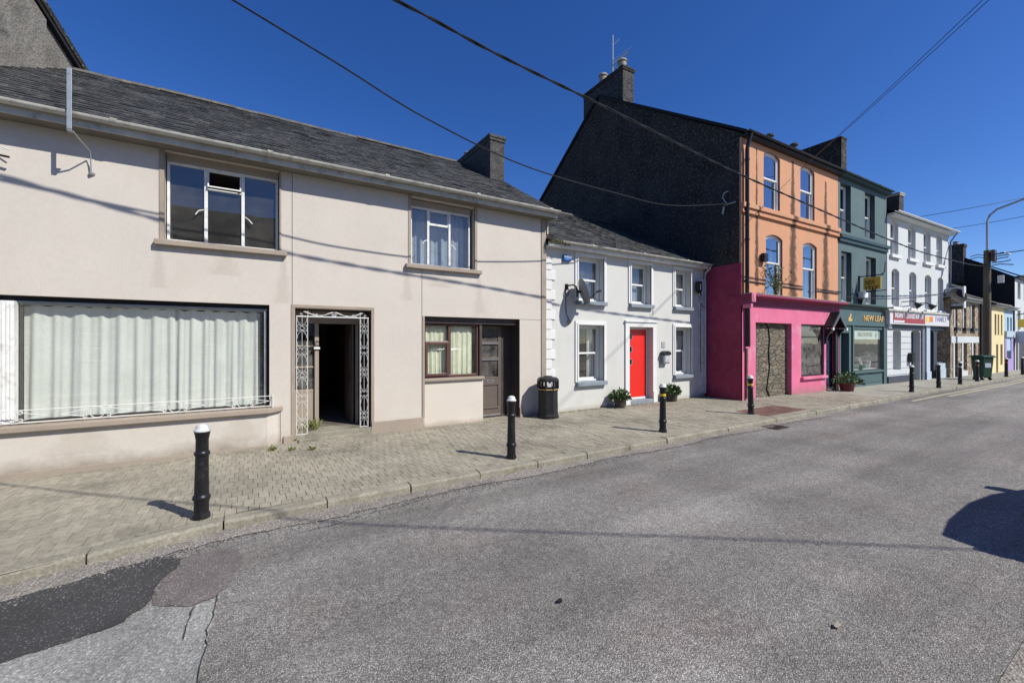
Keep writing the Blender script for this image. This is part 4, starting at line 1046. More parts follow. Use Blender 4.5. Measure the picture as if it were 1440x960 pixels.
# flood light, junction box with cables at the right end
a_, z_ = wc.px(981, 403, -.1); t_ = simple('wall_floodlight', 'black floodlight at the right end of the cottage by the quoins', 'floodlight', (5.93+a_+.05,8.14,z_))
mb = MB(); mb.box(-.10,-.16,-.14,.10,-.06,.16); mb.box(-.08,-.16,-.2,.06,-.08,-.14); t_.part('case', mb, blackm, bevel=.01); mb = MB(); mb.box(-.02,-.168,-.10,.02,-.161,.08); t_.part('lens', mb, signwhite); mb = MB(); mb.tube([(0,-.06,0),(0,0,0)], .03, 8); t_.part('bracket', mb, blackm)
a_, z_ = wc.px(985, 422); t_ = simple('junction_box', 'small grey junction box with looping black cables on the cottage quoins', 'junction box', (5.93+a_,8.14,z_))
mb = MB(); mb.box(-.07,-.08,-.10,.07,-.03,.09); t_.part('box', mb, lightgrey, bevel=.006)
mb = MB(); mb.tube([(-.03,-.05,.09),(-.05,-.04,.3),(-.05,-.05,.45)], .010, 6); mb.tube([(-.04,-.05,-.1),(0,-.07,-.2),(.12,-.07,-.24),(.28,-.06,-.15),(.32,-.05,0)], .010, 6); mb.tube([(-.05,-.05,-.1),(-.07,-.05,-1.0),(-.06,-.05,-2.2)], .008, 6); mb.tube([(.33,-.05,-.1),(.32,-.05,1.0)], .008, 6); t_.part('cables', mb, blackm)

# planters
def leafy(mb, cx, cy, cz, rx, rz, n, rnd, size=.05, mi=0):
    for i in range(n):
        t = rnd.uniform(0, 2*PI); q = rnd.random()**.6; zz = rnd.random()
        x = cx+rx*q*math.cos(t); y = cy+rx*q*math.sin(t); z = cz+rz*zz*math.sqrt(max(.05, 1-q*q))
        d = Vector((math.cos(t)*q+rnd.uniform(-.4,.4), math.sin(t)*q+rnd.uniform(-.4,.4), rnd.uniform(-.1,1.0))).normalized()
        s_ = d.cross(Vector((rnd.uniform(-1,1),rnd.uniform(-1,1),rnd.uniform(-1,1)))).normalized(); L_ = size*rnd.uniform(.7,1.4); w_ = L_*.28
        p = Vector((x,y,z)); m_ = p+d*L_*.5; nrm = d.cross(s_)*L_*.06
        mb.face([p, m_+s_*w_+nrm, p+d*L_, m_-s_*w_+nrm], mi)
def planter(px_, py_, r, h, label, pr, ph, seed, pm=terracotta, zg=0.0, vplane=None):
    u, v = ground_px(px_, py_, zg)
    if vplane: 
        rr = ray(px_, py_); k = vplane/rr.y; u, v = rr.x*k, vplane
    t_ = simple('planter', label, 'planter', (u,v,zg), 'planters at the doors')
    mb = MB(); mb.lathe([(r*.72,0),(r*.78,h*.1),(r*.92,h*.75),(r*1.0,h*.78),(r*1.02,h),(r*.9,h),(r*.88,h*.9),(.01,h*.88)], 20); t_.part('pot', mb, pm, smooth=True)
    rnd = random.Random(seed); mb = MB(); leafy(mb, 0, 0, h*.85, pr, ph, 420, rnd, .075); t_.part('foliage', mb, leaf)
    mb = MB()
    for i in range(14):
        a = rnd.uniform(0,6.28); mb.tube([(0,0,h*.8),(pr*.4*math.cos(a),pr*.4*math.sin(a),h+ph*.3),(pr*.75*math.cos(a),pr*.75*math.sin(a),h+ph*.6)], .005, 4)
    t_.part('stems', mb, stemm)
    return t_
planter(872, 573, .17, .25, 'round dark planter with leafy plant left of the red door', .24, .24, 1, vplane=7.88)
planter(945, 565.5, .17, .25, 'round dark planter with leafy plant right of the red door', .22, .26, 2, vplane=7.93)
# ---------------------------------------------------------------- orange and pink building
DEG = -1.5
og = T('orange_pink_building', 'three-storey orange building with pink ground floor and dark bare gable', 'building', (12.09,6.97,0), R(DEG))
def onfront(t, x, y=400, dy=0.0):
    a = t.px(x, y, dy)[0]; c, s_ = math.cos(t.rot), math.sin(t.rot)
    return (t.loc.x+a*c-dy*s_, t.loc.y+a*s_+dy*c, 0)
WO = og.px(1178.5, 400)[0]
def hole(t, x0, x1, yt, yb, rise=0, xt=None):
    a0, a1 = t.px(x0, yt)[0], t.px(x1, yt)[0]; xm = xt if xt else (x0+x1)/2
    zt = t.px(xm, yt)[1]; zb = t.px(xm, yb)[1]
    return (a0, a1, zb, zt, rise) if rise else (a0, a1, zb, zt)
zstr1 = og.px(1100, 300.4)[1]; zstr0 = og.px(1088, 305.6)[1]; zcor1 = og.px(1110, 417.5, -.3)[1]; zcor0 = og.px(1110, 433)[1]
up = [hole(og, 1073.8, 1096.8, 213.5, 293, .11), hole(og, 1125.5, 1145.4, 237, 308, .11)]
zt = sum(h[3] for h in up)/2; up = [(h[0],h[1],zstr1+.01,zt,.11) for h in up]
lo = [hole(og, 1077, 1100.3, 329.5, 412, .11), hole(og, 1129, 1148.6, 342.5, 418, .11)]
zt = sum(h[3] for h in lo)/2; lo = [(h[0],h[1],zcor1+.01,zt,.11) for h in lo]
ZE = 7.58
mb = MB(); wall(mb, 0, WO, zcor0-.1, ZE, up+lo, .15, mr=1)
orw = og.part('wall', mb, [orange, M('orange_reveal_shade', (.26,.12,.075), var=.1)])  # reveals coloured darker than the front to deepen their shade
stripe_stain(orange, [(og.px(1115,300)[0], .26, 7.45, zcor1), (og.px(1161,300)[0], .24, 7.2, zcor1), (.75, .10, 7.4, zcor1+.3)], (.075,.04,.025), .94)
mb = MB(); mb.prism([(.0,-.3),(10.3+1.4,-.3),(11.7,7.5),(6.05,11.72),(0,ZE+.1)], 'x', -.001, .0); 
mb = MB(); mb.face([(0,0,-.3),(0,11.7,-.3),(0,11.7,7.55),(0,6.05,11.70),(0,.0,ZE+.12)])
mb.face([(WO,0,-.3),(WO,11.7,-.3),(WO,11.7,7.55),(WO,6.05,11.70),(WO,0,ZE+.12)]); mb.face([(0,11.7,-.3),(WO,11.7,-.3),(WO,11.7,7.55),(0,11.7,7.55)])
og.part('gable_wall', mb, darkrender)
mb = MB(); mb.box(-.035, .0, -.3, -.0005, 2.2, 3.97); mb.box(-.05,.03,2.98,-.0355,1.5,3.03); og.part('painted_gable_base', mb, pinkside, bevel=.006)
mb = MB(); mb.box(-.012,-.004,3.97,-.0005,.06,ZE); og.part('corner_return', mb, orange)
for i, h in enumerate(up+lo):
    sash(og, None, h[0]+.003, h[1]-.003, h[2]+.003, h[3]-.003, .055, white, glass_hi, .06, .55, [(.7,1,0,.97,curtain_b)] if i > 1 else None, i, arch=.10)
# string course and cornice
mb = MB(); mb.box(-.04,-.10,zstr0+.05,WO,-.0005,zstr1); mb.box(-.02,-.05,zstr0-.06,WO,-.0005,zstr0+.049); mb.box(-.04,-.07,zstr0-.10,WO,-.0005,zstr0-.061)
og.part('string_course', mb, orange, bevel=.012)
mb = MB(); mb.prism([(-.0005,zcor0-.02),(-.05,zcor0-.02),(-.07,zcor1-.12),(-.24,zcor1-.075),(-.30,zcor1-.06),(-.30,zcor1-.0),(-.0005,zcor1)], 'x', -.06, WO+.05)
co = og.part('cornice', mb, maroonpaint, bevel=.006)
mb = MB(); mb.box(-.05,-.34,zcor1-.24,.13,-.301,zcor1+.02); mb.box(.0,-.355,zcor1-.2,.09,-.341,zcor1-.04); mb.box(-.05,-.30,zcor1-.40,.05,-.06,zcor1-.29); mb.build('end_block', pink, co, bevel=.01)
mb = MB(); mb.box(-.05,-.30,zcor1+.001,WO,-.0,zcor1+.022); mb.build('lead_top', M('grey_lead', (.25,.24,.21), rough=.8, var=.3, vs=6, stain=(.09,.09,.04), stain_amt=.9, stain_scale=8), co)
# pink shopfront wall
bh = hole(og, 1061, 1111.6, 453.8, 556); bh = (bh[0], bh[1], -.3, og.px(1085,454)[1])
sh = hole(og, 1125, 1157.5, 455, 528.5); sh = (sh[0], sh[1], og.px(1140,528.5)[1], bh[3])
dh = (og.px(1159,500)[0]+.06, WO-.04, -.3, og.px(1165,468)[1])
mb = MB(); wall(mb, -.03, WO, -.3, zcor0-.021, [bh, sh, dh], .30, -.035)
og.part('shopfront_wall', mb, pink)
mb = MB(); mb.box(bh[0]+.001,.12,-.3,bh[1]-.001,.5,bh[3]-.001); og.part('stone_infill', mb, rubble)
mb = MB(); q = [(bh[0]+(bh[1]-bh[0])*p, .108, bh[3]*z) for p, z in ((.40,1.0),(.47,.93),(.50,.78),(.47,.6),(.50,.4),(.45,.22),(.42,.1),(.5,.0))]; mb.tube(q, .022, 6); og.part('loose_cable', mb, blackdull)
f_ = MB(); frame_rect(f_, sh[0]+.002, sh[1]-.002, sh[2]+.002, sh[3]-.002, .0, .06, .05); zz = sh[3]-(sh[3]-sh[2])*.24; f_.box(sh[0]+.05,.0,zz-.015,sh[1]-.05,.06,zz+.015)
f = og.part('shop_window', f_, blackm, bevel=.004)
mb = MB(); mb.box(sh[0]+.05,.03,sh[2]+.05,sh[1]-.05,.034,sh[3]-.05); mb.build('pane', glass_dirty, f)
room(MB(), sh[0], sh[1], sh[2], sh[3], .265, 2.5).build('room', interior, f)
curtain_mb(sh[0]+.05, sh[1]-.3, sh[2], sh[2]+(sh[3]-sh[2])*.74, .40, .02, .2, 4).build('curtain', curtain_b, f, smooth=True)
mb = MB(); mb.box(sh[0]-.02,-.12,sh[2]-.09,sh[1]+.10,-.036,sh[2]-.005); mb.box(sh[0],-.036,sh[2]-.05,sh[1],.15,sh[2]-.001); og.part('sill', mb, pink, bevel=.008)
# black panelled door
mb = MB(); x0, x1 = dh[0]+.05, dh[0]+.86; z0, z1 = .08, dh[3]-.08
mb.box(x0,.20,z0,x1,.25,z1)
pw = (x1-x0)/2
for i in range(2):
    for (b_, t_) in ((.05,.25),(.30,.52),(.57,.76),(.80,.95)):
        frame_rect(mb, x0+pw*i+.06, x0+pw*(i+1)-.05, z0+(z1-z0)*b_, z0+(z1-z0)*t_, .18, .1995, .02)
f = og.part('door', mb, navy, bevel=.006)
mb = MB(); mb.box(x0+.3,.165,1.05,x0+.5,.1795,1.10); mb.build('letter_plate', steel, f)
mb = MB(); frame_rect(mb, dh[0], x1+.05, .0, dh[3], .16, .264, .05); mb.box(x1+.05,.1,-.3,WO-.04,.264,dh[3]); og.part('door_frame', mb, blackm)
mb = MB(); mb.box(dh[0]+.001,-.1,-.3,WO-.041,.264,.07); og.part('step', mb, kerbm, bevel=.01)
# downpipe
mb = MB(); mb.tube([(.14,-.19,ZE+.06),(.12,-.14,ZE-.15),(.12,-.09,ZE-.35),(.12,-.09,zcor1+.02)], .055, 10); mb.tube([(.12,-.11,zcor0-.05),(.13,-.11,1.55)], .06, 10)
for z in (6.9, 5.6, 4.6): mb.tube([(.12,-.09,z),(.12,-.09,z+.06)], .068, 10)
dp = og.part('downpipe', mb, blackm, smooth=True)
mb = MB(); mb.tube([(.13,-.075,1.5),(.13,-.075,.05)], .035, 8); mb.build('rusty_pipe', M('rusty_pipe', (.26,.16,.12), var=.3, vs=8), dp)
# eaves and roof
mb = MB(); mb.box(-.05,-.14,ZE,WO,-.0,ZE+.05); mb.box(-.05,-.17,ZE+.02,WO,-.14,ZE+.12); 
rf = og.part('roof', MB().face([(-.08,-.18,ZE+.14),(WO,-.18,ZE+.14),(WO,6.05,11.80),(-.08,6.05,11.80)]).face([(-.08,6.05,11.80),(WO,6.05,11.80),(WO,12,7.5),(-.08,12,7.5)]), slate)
mb.build('eaves', blackm, rf, bevel=.006); gutter(-.05, WO, -.215, ZE+.13, .048).build('gutter', blackm, rf, smooth=True)
mb = MB()
mb.prism([(-.15,ZE+.07),(6.05,11.69),(11.9,7.47),(11.9,7.56),(6.05,11.79),(-.15,ZE+.15)], 'x', -.07, .02); mb.build('verge', blackdull, rf)
ch = chimney(og, rf, .02, .60, 4.72, 7.05, 9.6, 12.30, rubble_side, .05, ((.32,5.05,.17,.48),(.32,6.15,.17,.50)), .14, darkrender)
for a_, z_ in ((3.35,8.93),(4.95,8.98)): MB().lathe([(.10,8.0),(.10,z_-.12),(.14,z_-.10),(.14,z_-.04),(.08,z_)], 14, a_, 1.05).build('roof_vent', chimneyr, rf, smooth=True)
# weeds on the chimney cap
rnd = random.Random(3); mb = MB()
for i in range(20): tuft(mb, rnd.uniform(0,.6), rnd.uniform(4.7,5.1), 12.3, 8, .08, .12, rnd, .008)
mb.build('dry_grass', mossy, ch)
# aerial
la = og.px(888, 100, 5.6)[0]
t_ = T('tv_aerial', 'thin tv aerial mast behind the rubble chimney of the orange building', 'aerial', (og.loc.x+.9, og.loc.y+6.0, 10.9))
mb = MB(); mb.tube([(0,0,0),(0,0,3.6)], .028, 6); t_.part('mast', mb, steel); mb = MB()
mb.tube([(-.1,-.05,2.35),(.55,-.35,2.9)], .015, 5)
for k in range(7): c_ = Vector((-.1,-.05,2.35)).lerp(Vector((.55,-.35,2.9)), k/6); mb.tube([c_+Vector((.1,.22,-.05)), c_-Vector((.1,.22,-.05))], .01, 4)
mb.tube([(0,0,3.2),(.3,-.1,3.5)], .01, 4); mb.tube([(0,0,2.4),(.4,-.2,2.0)], .01, 4); t_.part('antenna', mb, steel)
# cable across the orange wall & shrub
mb = MB(); zc = og.px(1100,402)[1]; mb.tube([(.0,-.02,zc+.02),(lo[0][0]-.05,-.02,zc)], .02, 5); mb.tube([(lo[0][1]+.02,-.02,zc-.02),(lo[1][0]-.02,-.02,zc-.03)], .02, 5); mb.tube([(lo[1][1]+.02,-.02,zc-.03),(WO,-.02,zc-.04)], .02, 5)
og.part('wall_cable', mb, darkbrown, split=True)
sx = (lo[0][0]+lo[0][1])/2; c_, s_ = math.cos(og.rot), math.sin(og.rot)
def og_w(a, y, z): return (og.loc.x+a*c_-y*s_, og.loc.y+a*s_+y*c_, z)
t_ = T('ledge_shrub', 'straggly green shrub growing on the pink cornice before the left orange window', 'shrub', og_w(sx-.15,-.12,zcor1+.02), R(DEG))
rnd = random.Random(12); mb = MB(); lf = MB()
for i in range(16):
    dx, dy, dz = rnd.uniform(-.75,.75), rnd.uniform(-.2,.05), rnd.uniform(.35,1.0); p1 = Vector((dx*.4,dy*.4,dz*.6)); p2 = Vector((dx,dy,dz))
    mb.tube([(0,0,0), p1, p2], .008, 4)
    for k in range(16):
        p = p1.lerp(p2, rnd.random()) if k > 4 else Vector((0,0,0)).lerp(p1, rnd.random()); leafy(lf, p.x, p.y, p.z, .05, .04, 2 if abs(dx) < .4 else 1, rnd, .06)
t_.part('branches', mb, stemm); t_.part('foliage', lf, leaf2)
lamp = T('wall_light', 'small black lamp fixed left of the middle-floor orange window', 'wall light', og_w(lo[0][0]-.22,0,og.px(1073,363)[1]), R(DEG))
mb = MB(); mb.box(-.1,-.14,-.13,.1,-.02,.12); mb.box(-.04,-.02,-.05,.04,0,.05); lamp.part('case', mb, blackm, bevel=.02)

# porch canopy between pink and green shopfront
cxx = og.px(1176,500)[0]; cz = og.px(1178,438,-.75)[1]
ca = T('door_canopy', 'small black gabled canopy over the door between pink and green shopfronts', 'canopy', og_w(cxx,0,0), R(DEG))
CP = .30; ez = ca.px(1171,459,-CP)[1]; pk = ca.px(1180.3,438.5,-CP); hw = (ca.px(1190,459,-CP)[0]-ca.px(1171,459,-CP)[0])/2; x_c = pk[0]
zt, ze = pk[1], ez
mb = MB()
for sg in (-1,1): mb.prism([(x_c,zt),(x_c+sg*hw,ze),(x_c+sg*hw,ze-.05),(x_c,zt-.06)], 'y', -CP, -.04)
for k in range(5):
    y0 = -CP+k*.052
    for sg in (-1,1): mb.prism([(x_c,zt+.012),(x_c+sg*(hw+.02),ze+.01),(x_c+sg*(hw+.02),ze),(x_c,zt)], 'y', y0+.004, y0+.05)
ca.part('roof', mb, blackm, bevel=.004)
mb = MB()
for sg in (-1,1): mb.prism([(x_c,zt-.02),(x_c+sg*(hw+.03),ze-.03),(x_c+sg*(hw+.03),ze-.14),(x_c,zt-.16)], 'y', -CP-.03, -CP-.002)
b_ = ca.part('bargeboard', mb, M('dark_grey_board', (.10,.105,.12), rough=.5), bevel=.004)
mb = MB()
for sg in (-1,1): mb.tube([(x_c+sg*(hw-.0),-CP-.04,ze-.08),(x_c+sg*(hw-.0),-CP+.01,ze-.08)], .05, 12)
mb.build('finial', white, b_)
mb = MB()
for sg in (-1,1):
    mb.prism([(-CP+.03,ze-.06),(-.04,ze-.06),(-.04,ze-.6),(-.08,ze-.55),(-.12,ze-.35),(-.2,ze-.2),(-CP+.04,ze-.14)], 'x', x_c+sg*(hw-.08)-.04, x_c+sg*(hw-.08)+.04)
mb.box(x_c+hw-.30,-.12,-.3,x_c+hw-.08,-.04,ze-.05)
ca.part('bracket', mb, blackm, bevel=.006)

# ---------------------------------------------------------------- green building
p = onfront(og, 1178.7)
gn = T('green_shop_building', 'three-storey dark green building with the NEW LEAF health shop', 'building', p, R(DEG))
WG = gn.px(1246.5, 400)[0]
GZ = -.05
up = [hole(gn, 1181.0, 1196.5, 259.5, 326), hole(gn, 1216.2, 1230.3, 272.5, 335)]
zt, zb = sum(h[3] for h in up)/2, sum(h[2] for h in up)/2; up = [(max(h[0],.15),h[1],zb,zt) for h in up]
lo = [hole(gn, 1183, 1197.5, 355, 424.5), hole(gn, 1218, 1231.8, 361, 427.5)]
zt, zb = sum(h[3] for h in lo)/2, sum(h[2] for h in lo)/2; lo = [(max(h[0],.2),h[1],zb,zt) for h in lo]
zs1 = gn.px(1215, 338.5)[1]; zs0 = gn.px(1215, 346)[1]
zc1 = gn.px(1220, 429, -.2)[1]; zc0 = gn.px(1220, 437.5)[1]; zf0 = gn.px(1220, 458.5)[1]
gd_ = hole(gn, 1184.5, 1192.5, 468, 540); gd_ = (gd_[0]-.15, gd_[1], -.3, gn.px(1188,468)[1])
gw = hole(gn, 1199.5, 1240.5, 463, 521)
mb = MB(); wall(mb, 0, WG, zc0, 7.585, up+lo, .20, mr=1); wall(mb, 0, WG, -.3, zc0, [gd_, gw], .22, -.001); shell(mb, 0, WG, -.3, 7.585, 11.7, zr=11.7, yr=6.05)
gn.part('wall', mb, [green, greentrim])  # upper reveals take the dark trim colour, which deepens their shade
for i, h in enumerate(up+lo): sash(gn, None, h[0]+.003, h[1]-.003, h[2]+.003, h[3]-.003, .16, white, glass_hi if i < 2 else glass, .06, .5, [(0,1,0,.5,curtain)], i)
mb = MB(); mb.box(0,-.12,zs0+.08,WG+.03,-.0005,zs1); mb.box(0,-.07,zs0-.05,WG,-.0005,zs0+.079); gn.part('string_course', mb, greentrim, bevel=.01)
mb = MB(); mb.prism([(-.0005,zc0),(-.05,zc0),(-.07,zc1-.09),(-.20,zc1-.05),(-.22,zc1),(-.0005,zc1+.03)], 'x', -.02, WG+.04); gn.part('cornice', mb, greentrim, bevel=.006)
mb = MB(); mb.box(.0,-.055,zf0,WG-.02,-.002,zc0-.001); fa = gn.part('fascia', mb, shopgreen, bevel=.004)
a0, a1 = gn.px(1211.5,450)[0], gn.px(1239.5,450)[0]
text_mesh('NEW LEAF', .30, gold, fa, ((a0+a1)/2,-.062,(zf0+zc0)/2), .006, width=a1-a0, bold=.006); text_mesh('NEW LEAF', .30, ink, fa, ((a0+a1)/2-.03,-.0555,(zf0+zc0)/2-.025), .0005, 'lettering_shadow', width=a1-a0, bold=.012)
mb = MB(); ax = gn.px(1193,448)[0]; zz = (zf0+zc0)/2
mb.prism([(ax-.16,zz-.14),(ax+.12,zz-.14),(ax+.16,zz-.04),(ax+.03,zz-.02),(ax+.10,zz+.10),(ax-.0,zz+.16),(ax-.06,zz+.02),(ax-.14,zz-.02)], 'y', -.064, -.0555); mb.build('gold_emblem', gold, fa)
mb = MB()
for (x_a, x_b) in ((1197.3,1199.3),(1241,1244.5)):
    a_, b_ = gn.px(x_a,500)[0], gn.px(x_b,500)[0]; mb.box(a_,-.05,-.3,b_,-.002,zf0-.001)
for a_, b_ in ((gd_[0]-.12,gd_[0]-.01),(gd_[1]+.01,gd_[1]+.10)): mb.box(a_,-.03,-.3,b_,-.002,gd_[3]+.1)
mb.box(gd_[0]-.01,-.03,gd_[3]+.001,gd_[1]+.01,-.002,gd_[3]+.1)
mb.box(gw[0]-.02,-.08,gw[2]-.07,gw[1]+.02,-.002,gw[2]-.001)
mb.box(gw[0]+.05,-.02,.12,gw[1]-.05,-.002,gw[2]-.16)
gn.part('pilaster', mb, shopgreen, bevel=.006, split=True)
mb = MB(); frame_rect(mb, gw[0]+.002, gw[1]-.002, gw[2]+.002, gw[3]-.002, .03, .08, .03); f = gn.part('shop_window', mb, greentrim)
mb = MB(); mb.box(gw[0]+.03,.05,gw[2]+.03,gw[1]-.03,.054,gw[3]-.03); mb.build('pane', glass, f)
bz = gw[3]-(gw[3]-gw[2])*.24
mb = MB(); mb.box(gw[0]+.03,.060,bz,gw[1]-.03,.064,gw[3]-.03); bn = mb.build('window_banner', M('pale_aqua_banner', (.42,.52,.51), rough=.6, var=.03), f)
bw = gw[1]-gw[0]; text_mesh('HEALTH STORE', .2, ink, bn, (gw[0]+bw*.46,.058,(bz+gw[3]-.03)/2), .0008, width=bw*.50, bold=.014)
mb = MB(); lx = gw[0]+bw*.84; lz = (bz+gw[3]-.03)/2
for k in range(5): a = .5+k*.5; mb.tube([(lx,.0585,lz-.12),(lx+.12*math.cos(a),.0585,lz-.12+.22*math.sin(a))], .008, 4)
mb.build('leaf_motif', greydish, bn)
room(MB(), gw[0], gw[1], gw[2]-.02, gw[3], .221, 2.2).build('room', interior, f)
mb = MB(); mb.box(gw[0]+.02,.16,gw[2]+.03,gw[1]-.02,.9,gw[2]+.06); mb.build('display_shelf', oldwhite, f)
mb = MB(); mb.box(gd_[0],.18,-.2,gd_[1],.219,gd_[3]); gn.part('door', mb, blackm)
# shop goods
def shop_item(name, label, cat, a, y, z, build_, rot=R(DEG)):
    c, s_ = math.cos(gn.rot), math.sin(gn.rot)
    t_ = T(name, label, cat, (gn.loc.x+a*c-y*s_, gn.loc.y+a*s_+y*c, z), rot); build_(t_); return t_
zsh = gw[2]+.062
def poster(t_):
    mb = MB(); mb.box(-.20,-.01,0,.20,.01,.92); mb.xf(Matrix.Rotation(R(-10),4,'X') @ Matrix.Rotation(R(10),4,'Y')); t_.part('board', mb, M('cream_poster', (.62,.60,.40), rough=.6, var=.08, vs=6))
    mb = MB(); rnd = random.Random(2)
    for k in range(12): x, z = rnd.uniform(-.13,.13), rnd.uniform(.15,.7); mb.box(x-.03,-.016,z-.03,x+.03,-.011,z+.03)
    mb.box(-.14,-.016,.78,.14,-.011,.84)
    mb.xf(Matrix.Rotation(R(-10),4,'X') @ Matrix.Rotation(R(10),4,'Y')); t_.part('print', mb, M('poster_print', (.55,.30,.16), var=.5, vs=20, island=.7))
shop_item('poster_board', 'tall cream poster leaning in the green shop window', 'poster', gw[0]+bw*.30, .34, zsh, poster)
mk = lambda prof, m, name='body': (lambda t_: t_.part(name, MB().lathe(prof, 16), m, smooth=True))
shop_item('jar', 'amber jar standing left of the poster in the green shop window', 'jar', gw[0]+bw*.10, .32, zsh, mk([(.09,0),(.10,.1),(.10,.28),(.06,.34),(.06,.40)], M('amber_jar', (.55,.30,.10), rough=.3)))
shop_item('basket', 'low green basket in front of the poster in the green shop window', 'basket', gw[0]+bw*.42, .24, zsh, mk([(.16,0),(.22,.10),(.24,.14),(.20,.14),(.15,.03)], M('green_basket', (.05,.32,.20), rough=.5)))
shop_item('urn', 'grey urn standing in the middle of the green shop window', 'urn', gw[0]+bw*.60, .40, zsh, mk([(.08,0),(.13,.12),(.10,.28),(.05,.36),(.11,.44)], lightgrey))
shop_item('crate', 'grey crate at the right of the green shop window', 'crate', gw[0]+bw*.74, .35, zsh, lambda t_: t_.part('body', MB().box(-.16,-.12,0,.16,.12,.30), greydish, bevel=.01))
def flowers(t_):
    rnd = random.Random(9); t_.part('pot', MB().lathe([(.07,0),(.1,.25),(.11,.3)], 14), oldwhite); mb = MB(); leafy(mb, 0,0,.45,.26,.18,160,rnd,.06); t_.part('blossom', mb, signwhite); mb = MB(); leafy(mb,0,0,.28,.2,.2,80,rnd,.08); t_.part('leaves', mb, leaf)
shop_item('potted_flowers', 'white flowers in a pot at the right end of the green shop window', 'flowers', gw[0]+bw*.88, .36, zsh, flowers)
rf = gn.part('roof', MB().face([(0,-.18,7.72),(WG,-.18,7.72),(WG,6.05,11.75),(0,6.05,11.75)]).face([(0,6.05,11.75),(WG,6.05,11.75),(WG,12,7.5),(0,12,7.5)]), slate)
mb = MB(); mb.box(0,-.14,7.58,WG+.03,0,7.63); mb.box(0,-.17,7.60,WG+.03,-.14,7.70); mb.build('eaves', greentrim, rf, bevel=.006)
gutter(0, WG+.06, -.215, 7.71, .048).build('gutter', greentrim, rf, smooth=True)
chimney(gn, rf, WG-.50, WG-.02, 1.35, 6.5, 8.2, 10.45, darkrender, .02, (), .10)
# hanging sign NEW LEAF (seen across the street direction)
def pxx(t, x, y, a):
    """hit of the view ray with the plane local x = a: returns (y, z)"""
    r = ray(x, y); c, n = math.cos(t.rot), math.sin(t.rot); p0 = Vector((0,0,CAMZ))-t.loc
    lp = Vector((p0.x*c+p0.y*n, -p0.x*n+p0.y*c, p0.z)); lr = Vector((r.x*c+r.y*n, -r.x*n+r.y*c, r.z)); k = (a-lp.x)/lr.x; q = lp+lr*k
    return q.y, q.z
def hang_sign(t, x0, x1, yt, yb, awall, m, name, label, cat='sign', thick=.05):
    ya, zt_ = pxx(t, x0, yt, awall); yb_, zb_ = pxx(t, x1, yb, awall); zt2 = pxx(t, x1, yt, awall)[1]
    c, s_ = math.cos(t.rot), math.sin(t.rot)
    h_ = T(name, label, cat, (t.loc.x+awall*c, t.loc.y+awall*s_, (zt_+zb_)/2), t.rot)
    z1, z0 = (zt_-zb_)/2, -(zt_-zb_)/2
    b = h_.part('board', MB().box(-thick/2, yb_, z0, thick/2, ya, z1), m, bevel=.006)
    return h_, b, ya, yb_, z0, z1
aw = gn.px(1207.5,400)[0]
h_, b, ya, yb_, z0, z1 = hang_sign(gn, 1214.5, 1239, 391, 406, aw, mustard, 'hanging_shop_sign', 'mustard yellow hanging sign reading NEW LEAF on the green building')
ym = (ya+yb_)/2; RX = (PI/2,0,-PI/2); wy = ya-yb_
text_mesh('NEW', .26, ink, b, (-.0265,ym+wy*.10,z1-.20), .001, rot=RX, width=wy*.55, bold=.006); text_mesh('LEAF', .26, ink, b, (-.0265,ym+wy*.02,z1-.44), .001, rot=RX, width=wy*.66, bold=.006); text_mesh('HEALTH STORE', .1, ink, b, (-.0265,ym,z0+.10), .001, rot=RX, width=wy*.8)
mb = MB(); mb.tube([(0,0,z1+.06),(0,yb_-.08,z1+.06)], .02, 6); mb.tube([(0,0,z0-.1),(0,yb_-.15,z0-.05)], .016, 6); mb.tube([(0,0,z1+.1),(0,0,z0-.5)], .05, 6); mb.tube([(0,yb_,z1+.06),(0,yb_-.1,z1+.15),(0,yb_-.12,z1+.5)], .016, 6)
h_.part('bracket', mb, blackm)
cmx = gn.px(1208,416)
t_ = T('security_camera', 'small white box camera under the NEW LEAF hanging sign', 'camera', (gn.loc.x+cmx[0]*math.cos(gn.rot), gn.loc.y+cmx[0]*math.sin(gn.rot), cmx[1]), R(DEG)); t_.part('case', MB().box(-.2,-.22,-.12,.2,-.04,.14), white, bevel=.03); t_.part('mount', MB().tube([(0,-.1,-.1),(0,-.02,-.45)], .04, 8), blackm)
# planter at green door
u_, v_ = ground_px(1196, 545, 0); pl = planter(1191, 541, .24, .28, 'wide bushy planter at the foot of the green shop door', .42, .40, 5, pm=M('dark_red_pot', (.12,.03,.03), rough=.6), vplane=6.42)

# ---------------------------------------------------------------- white pub building
p = onfront(gn, 1246.7)
pb = T('white_restaurant_building', 'three-storey white building with two restaurants and arched windows', 'building', (p[0]+.03, p[1]-.01, 0), R(-2.4))
WP = pb.px(1334.5, 400)[0]
r1 = [hole(pb, 1252, 1263.3, 308, 356.5, .12), hole(pb, 1277, 1287.6, 317.5, 364, .12), hole(pb, 1298.8, 1308.7, 325.5, 369.5, .12), hole(pb, 1316.8, 1325, 332, 374, .12)]
r2 = [hole(pb, 1253.8, 1264.5, 377, 431, .12), hole(pb, 1278.7, 1288.6, 382.5, 433.5, .12), hole(pb, 1300.5, 1309.7, 387.3, 435.5, .12), hole(pb, 1318.8, 1326.5, 390.5, 437.5, .12)]
def level(hs):
    zt = sum(h[3] for h in hs)/len(hs); zb = sum(h[2] for h in hs)/len(hs); return [(h[0],h[1],zb,zt,.12) for h in hs]
r1, r2 = level(r1), level(r2)
g1 = [hole(pb,1255.5,1267,463,520,.14), hole(pb,1281,1294,463,535,.14)]; g2 = [hole(pb,1304,1313,463.5,533,.14), hole(pb,1317.5,1330,464,508,.14)]
gz = sum(h[3] for h in g1+g2)/4
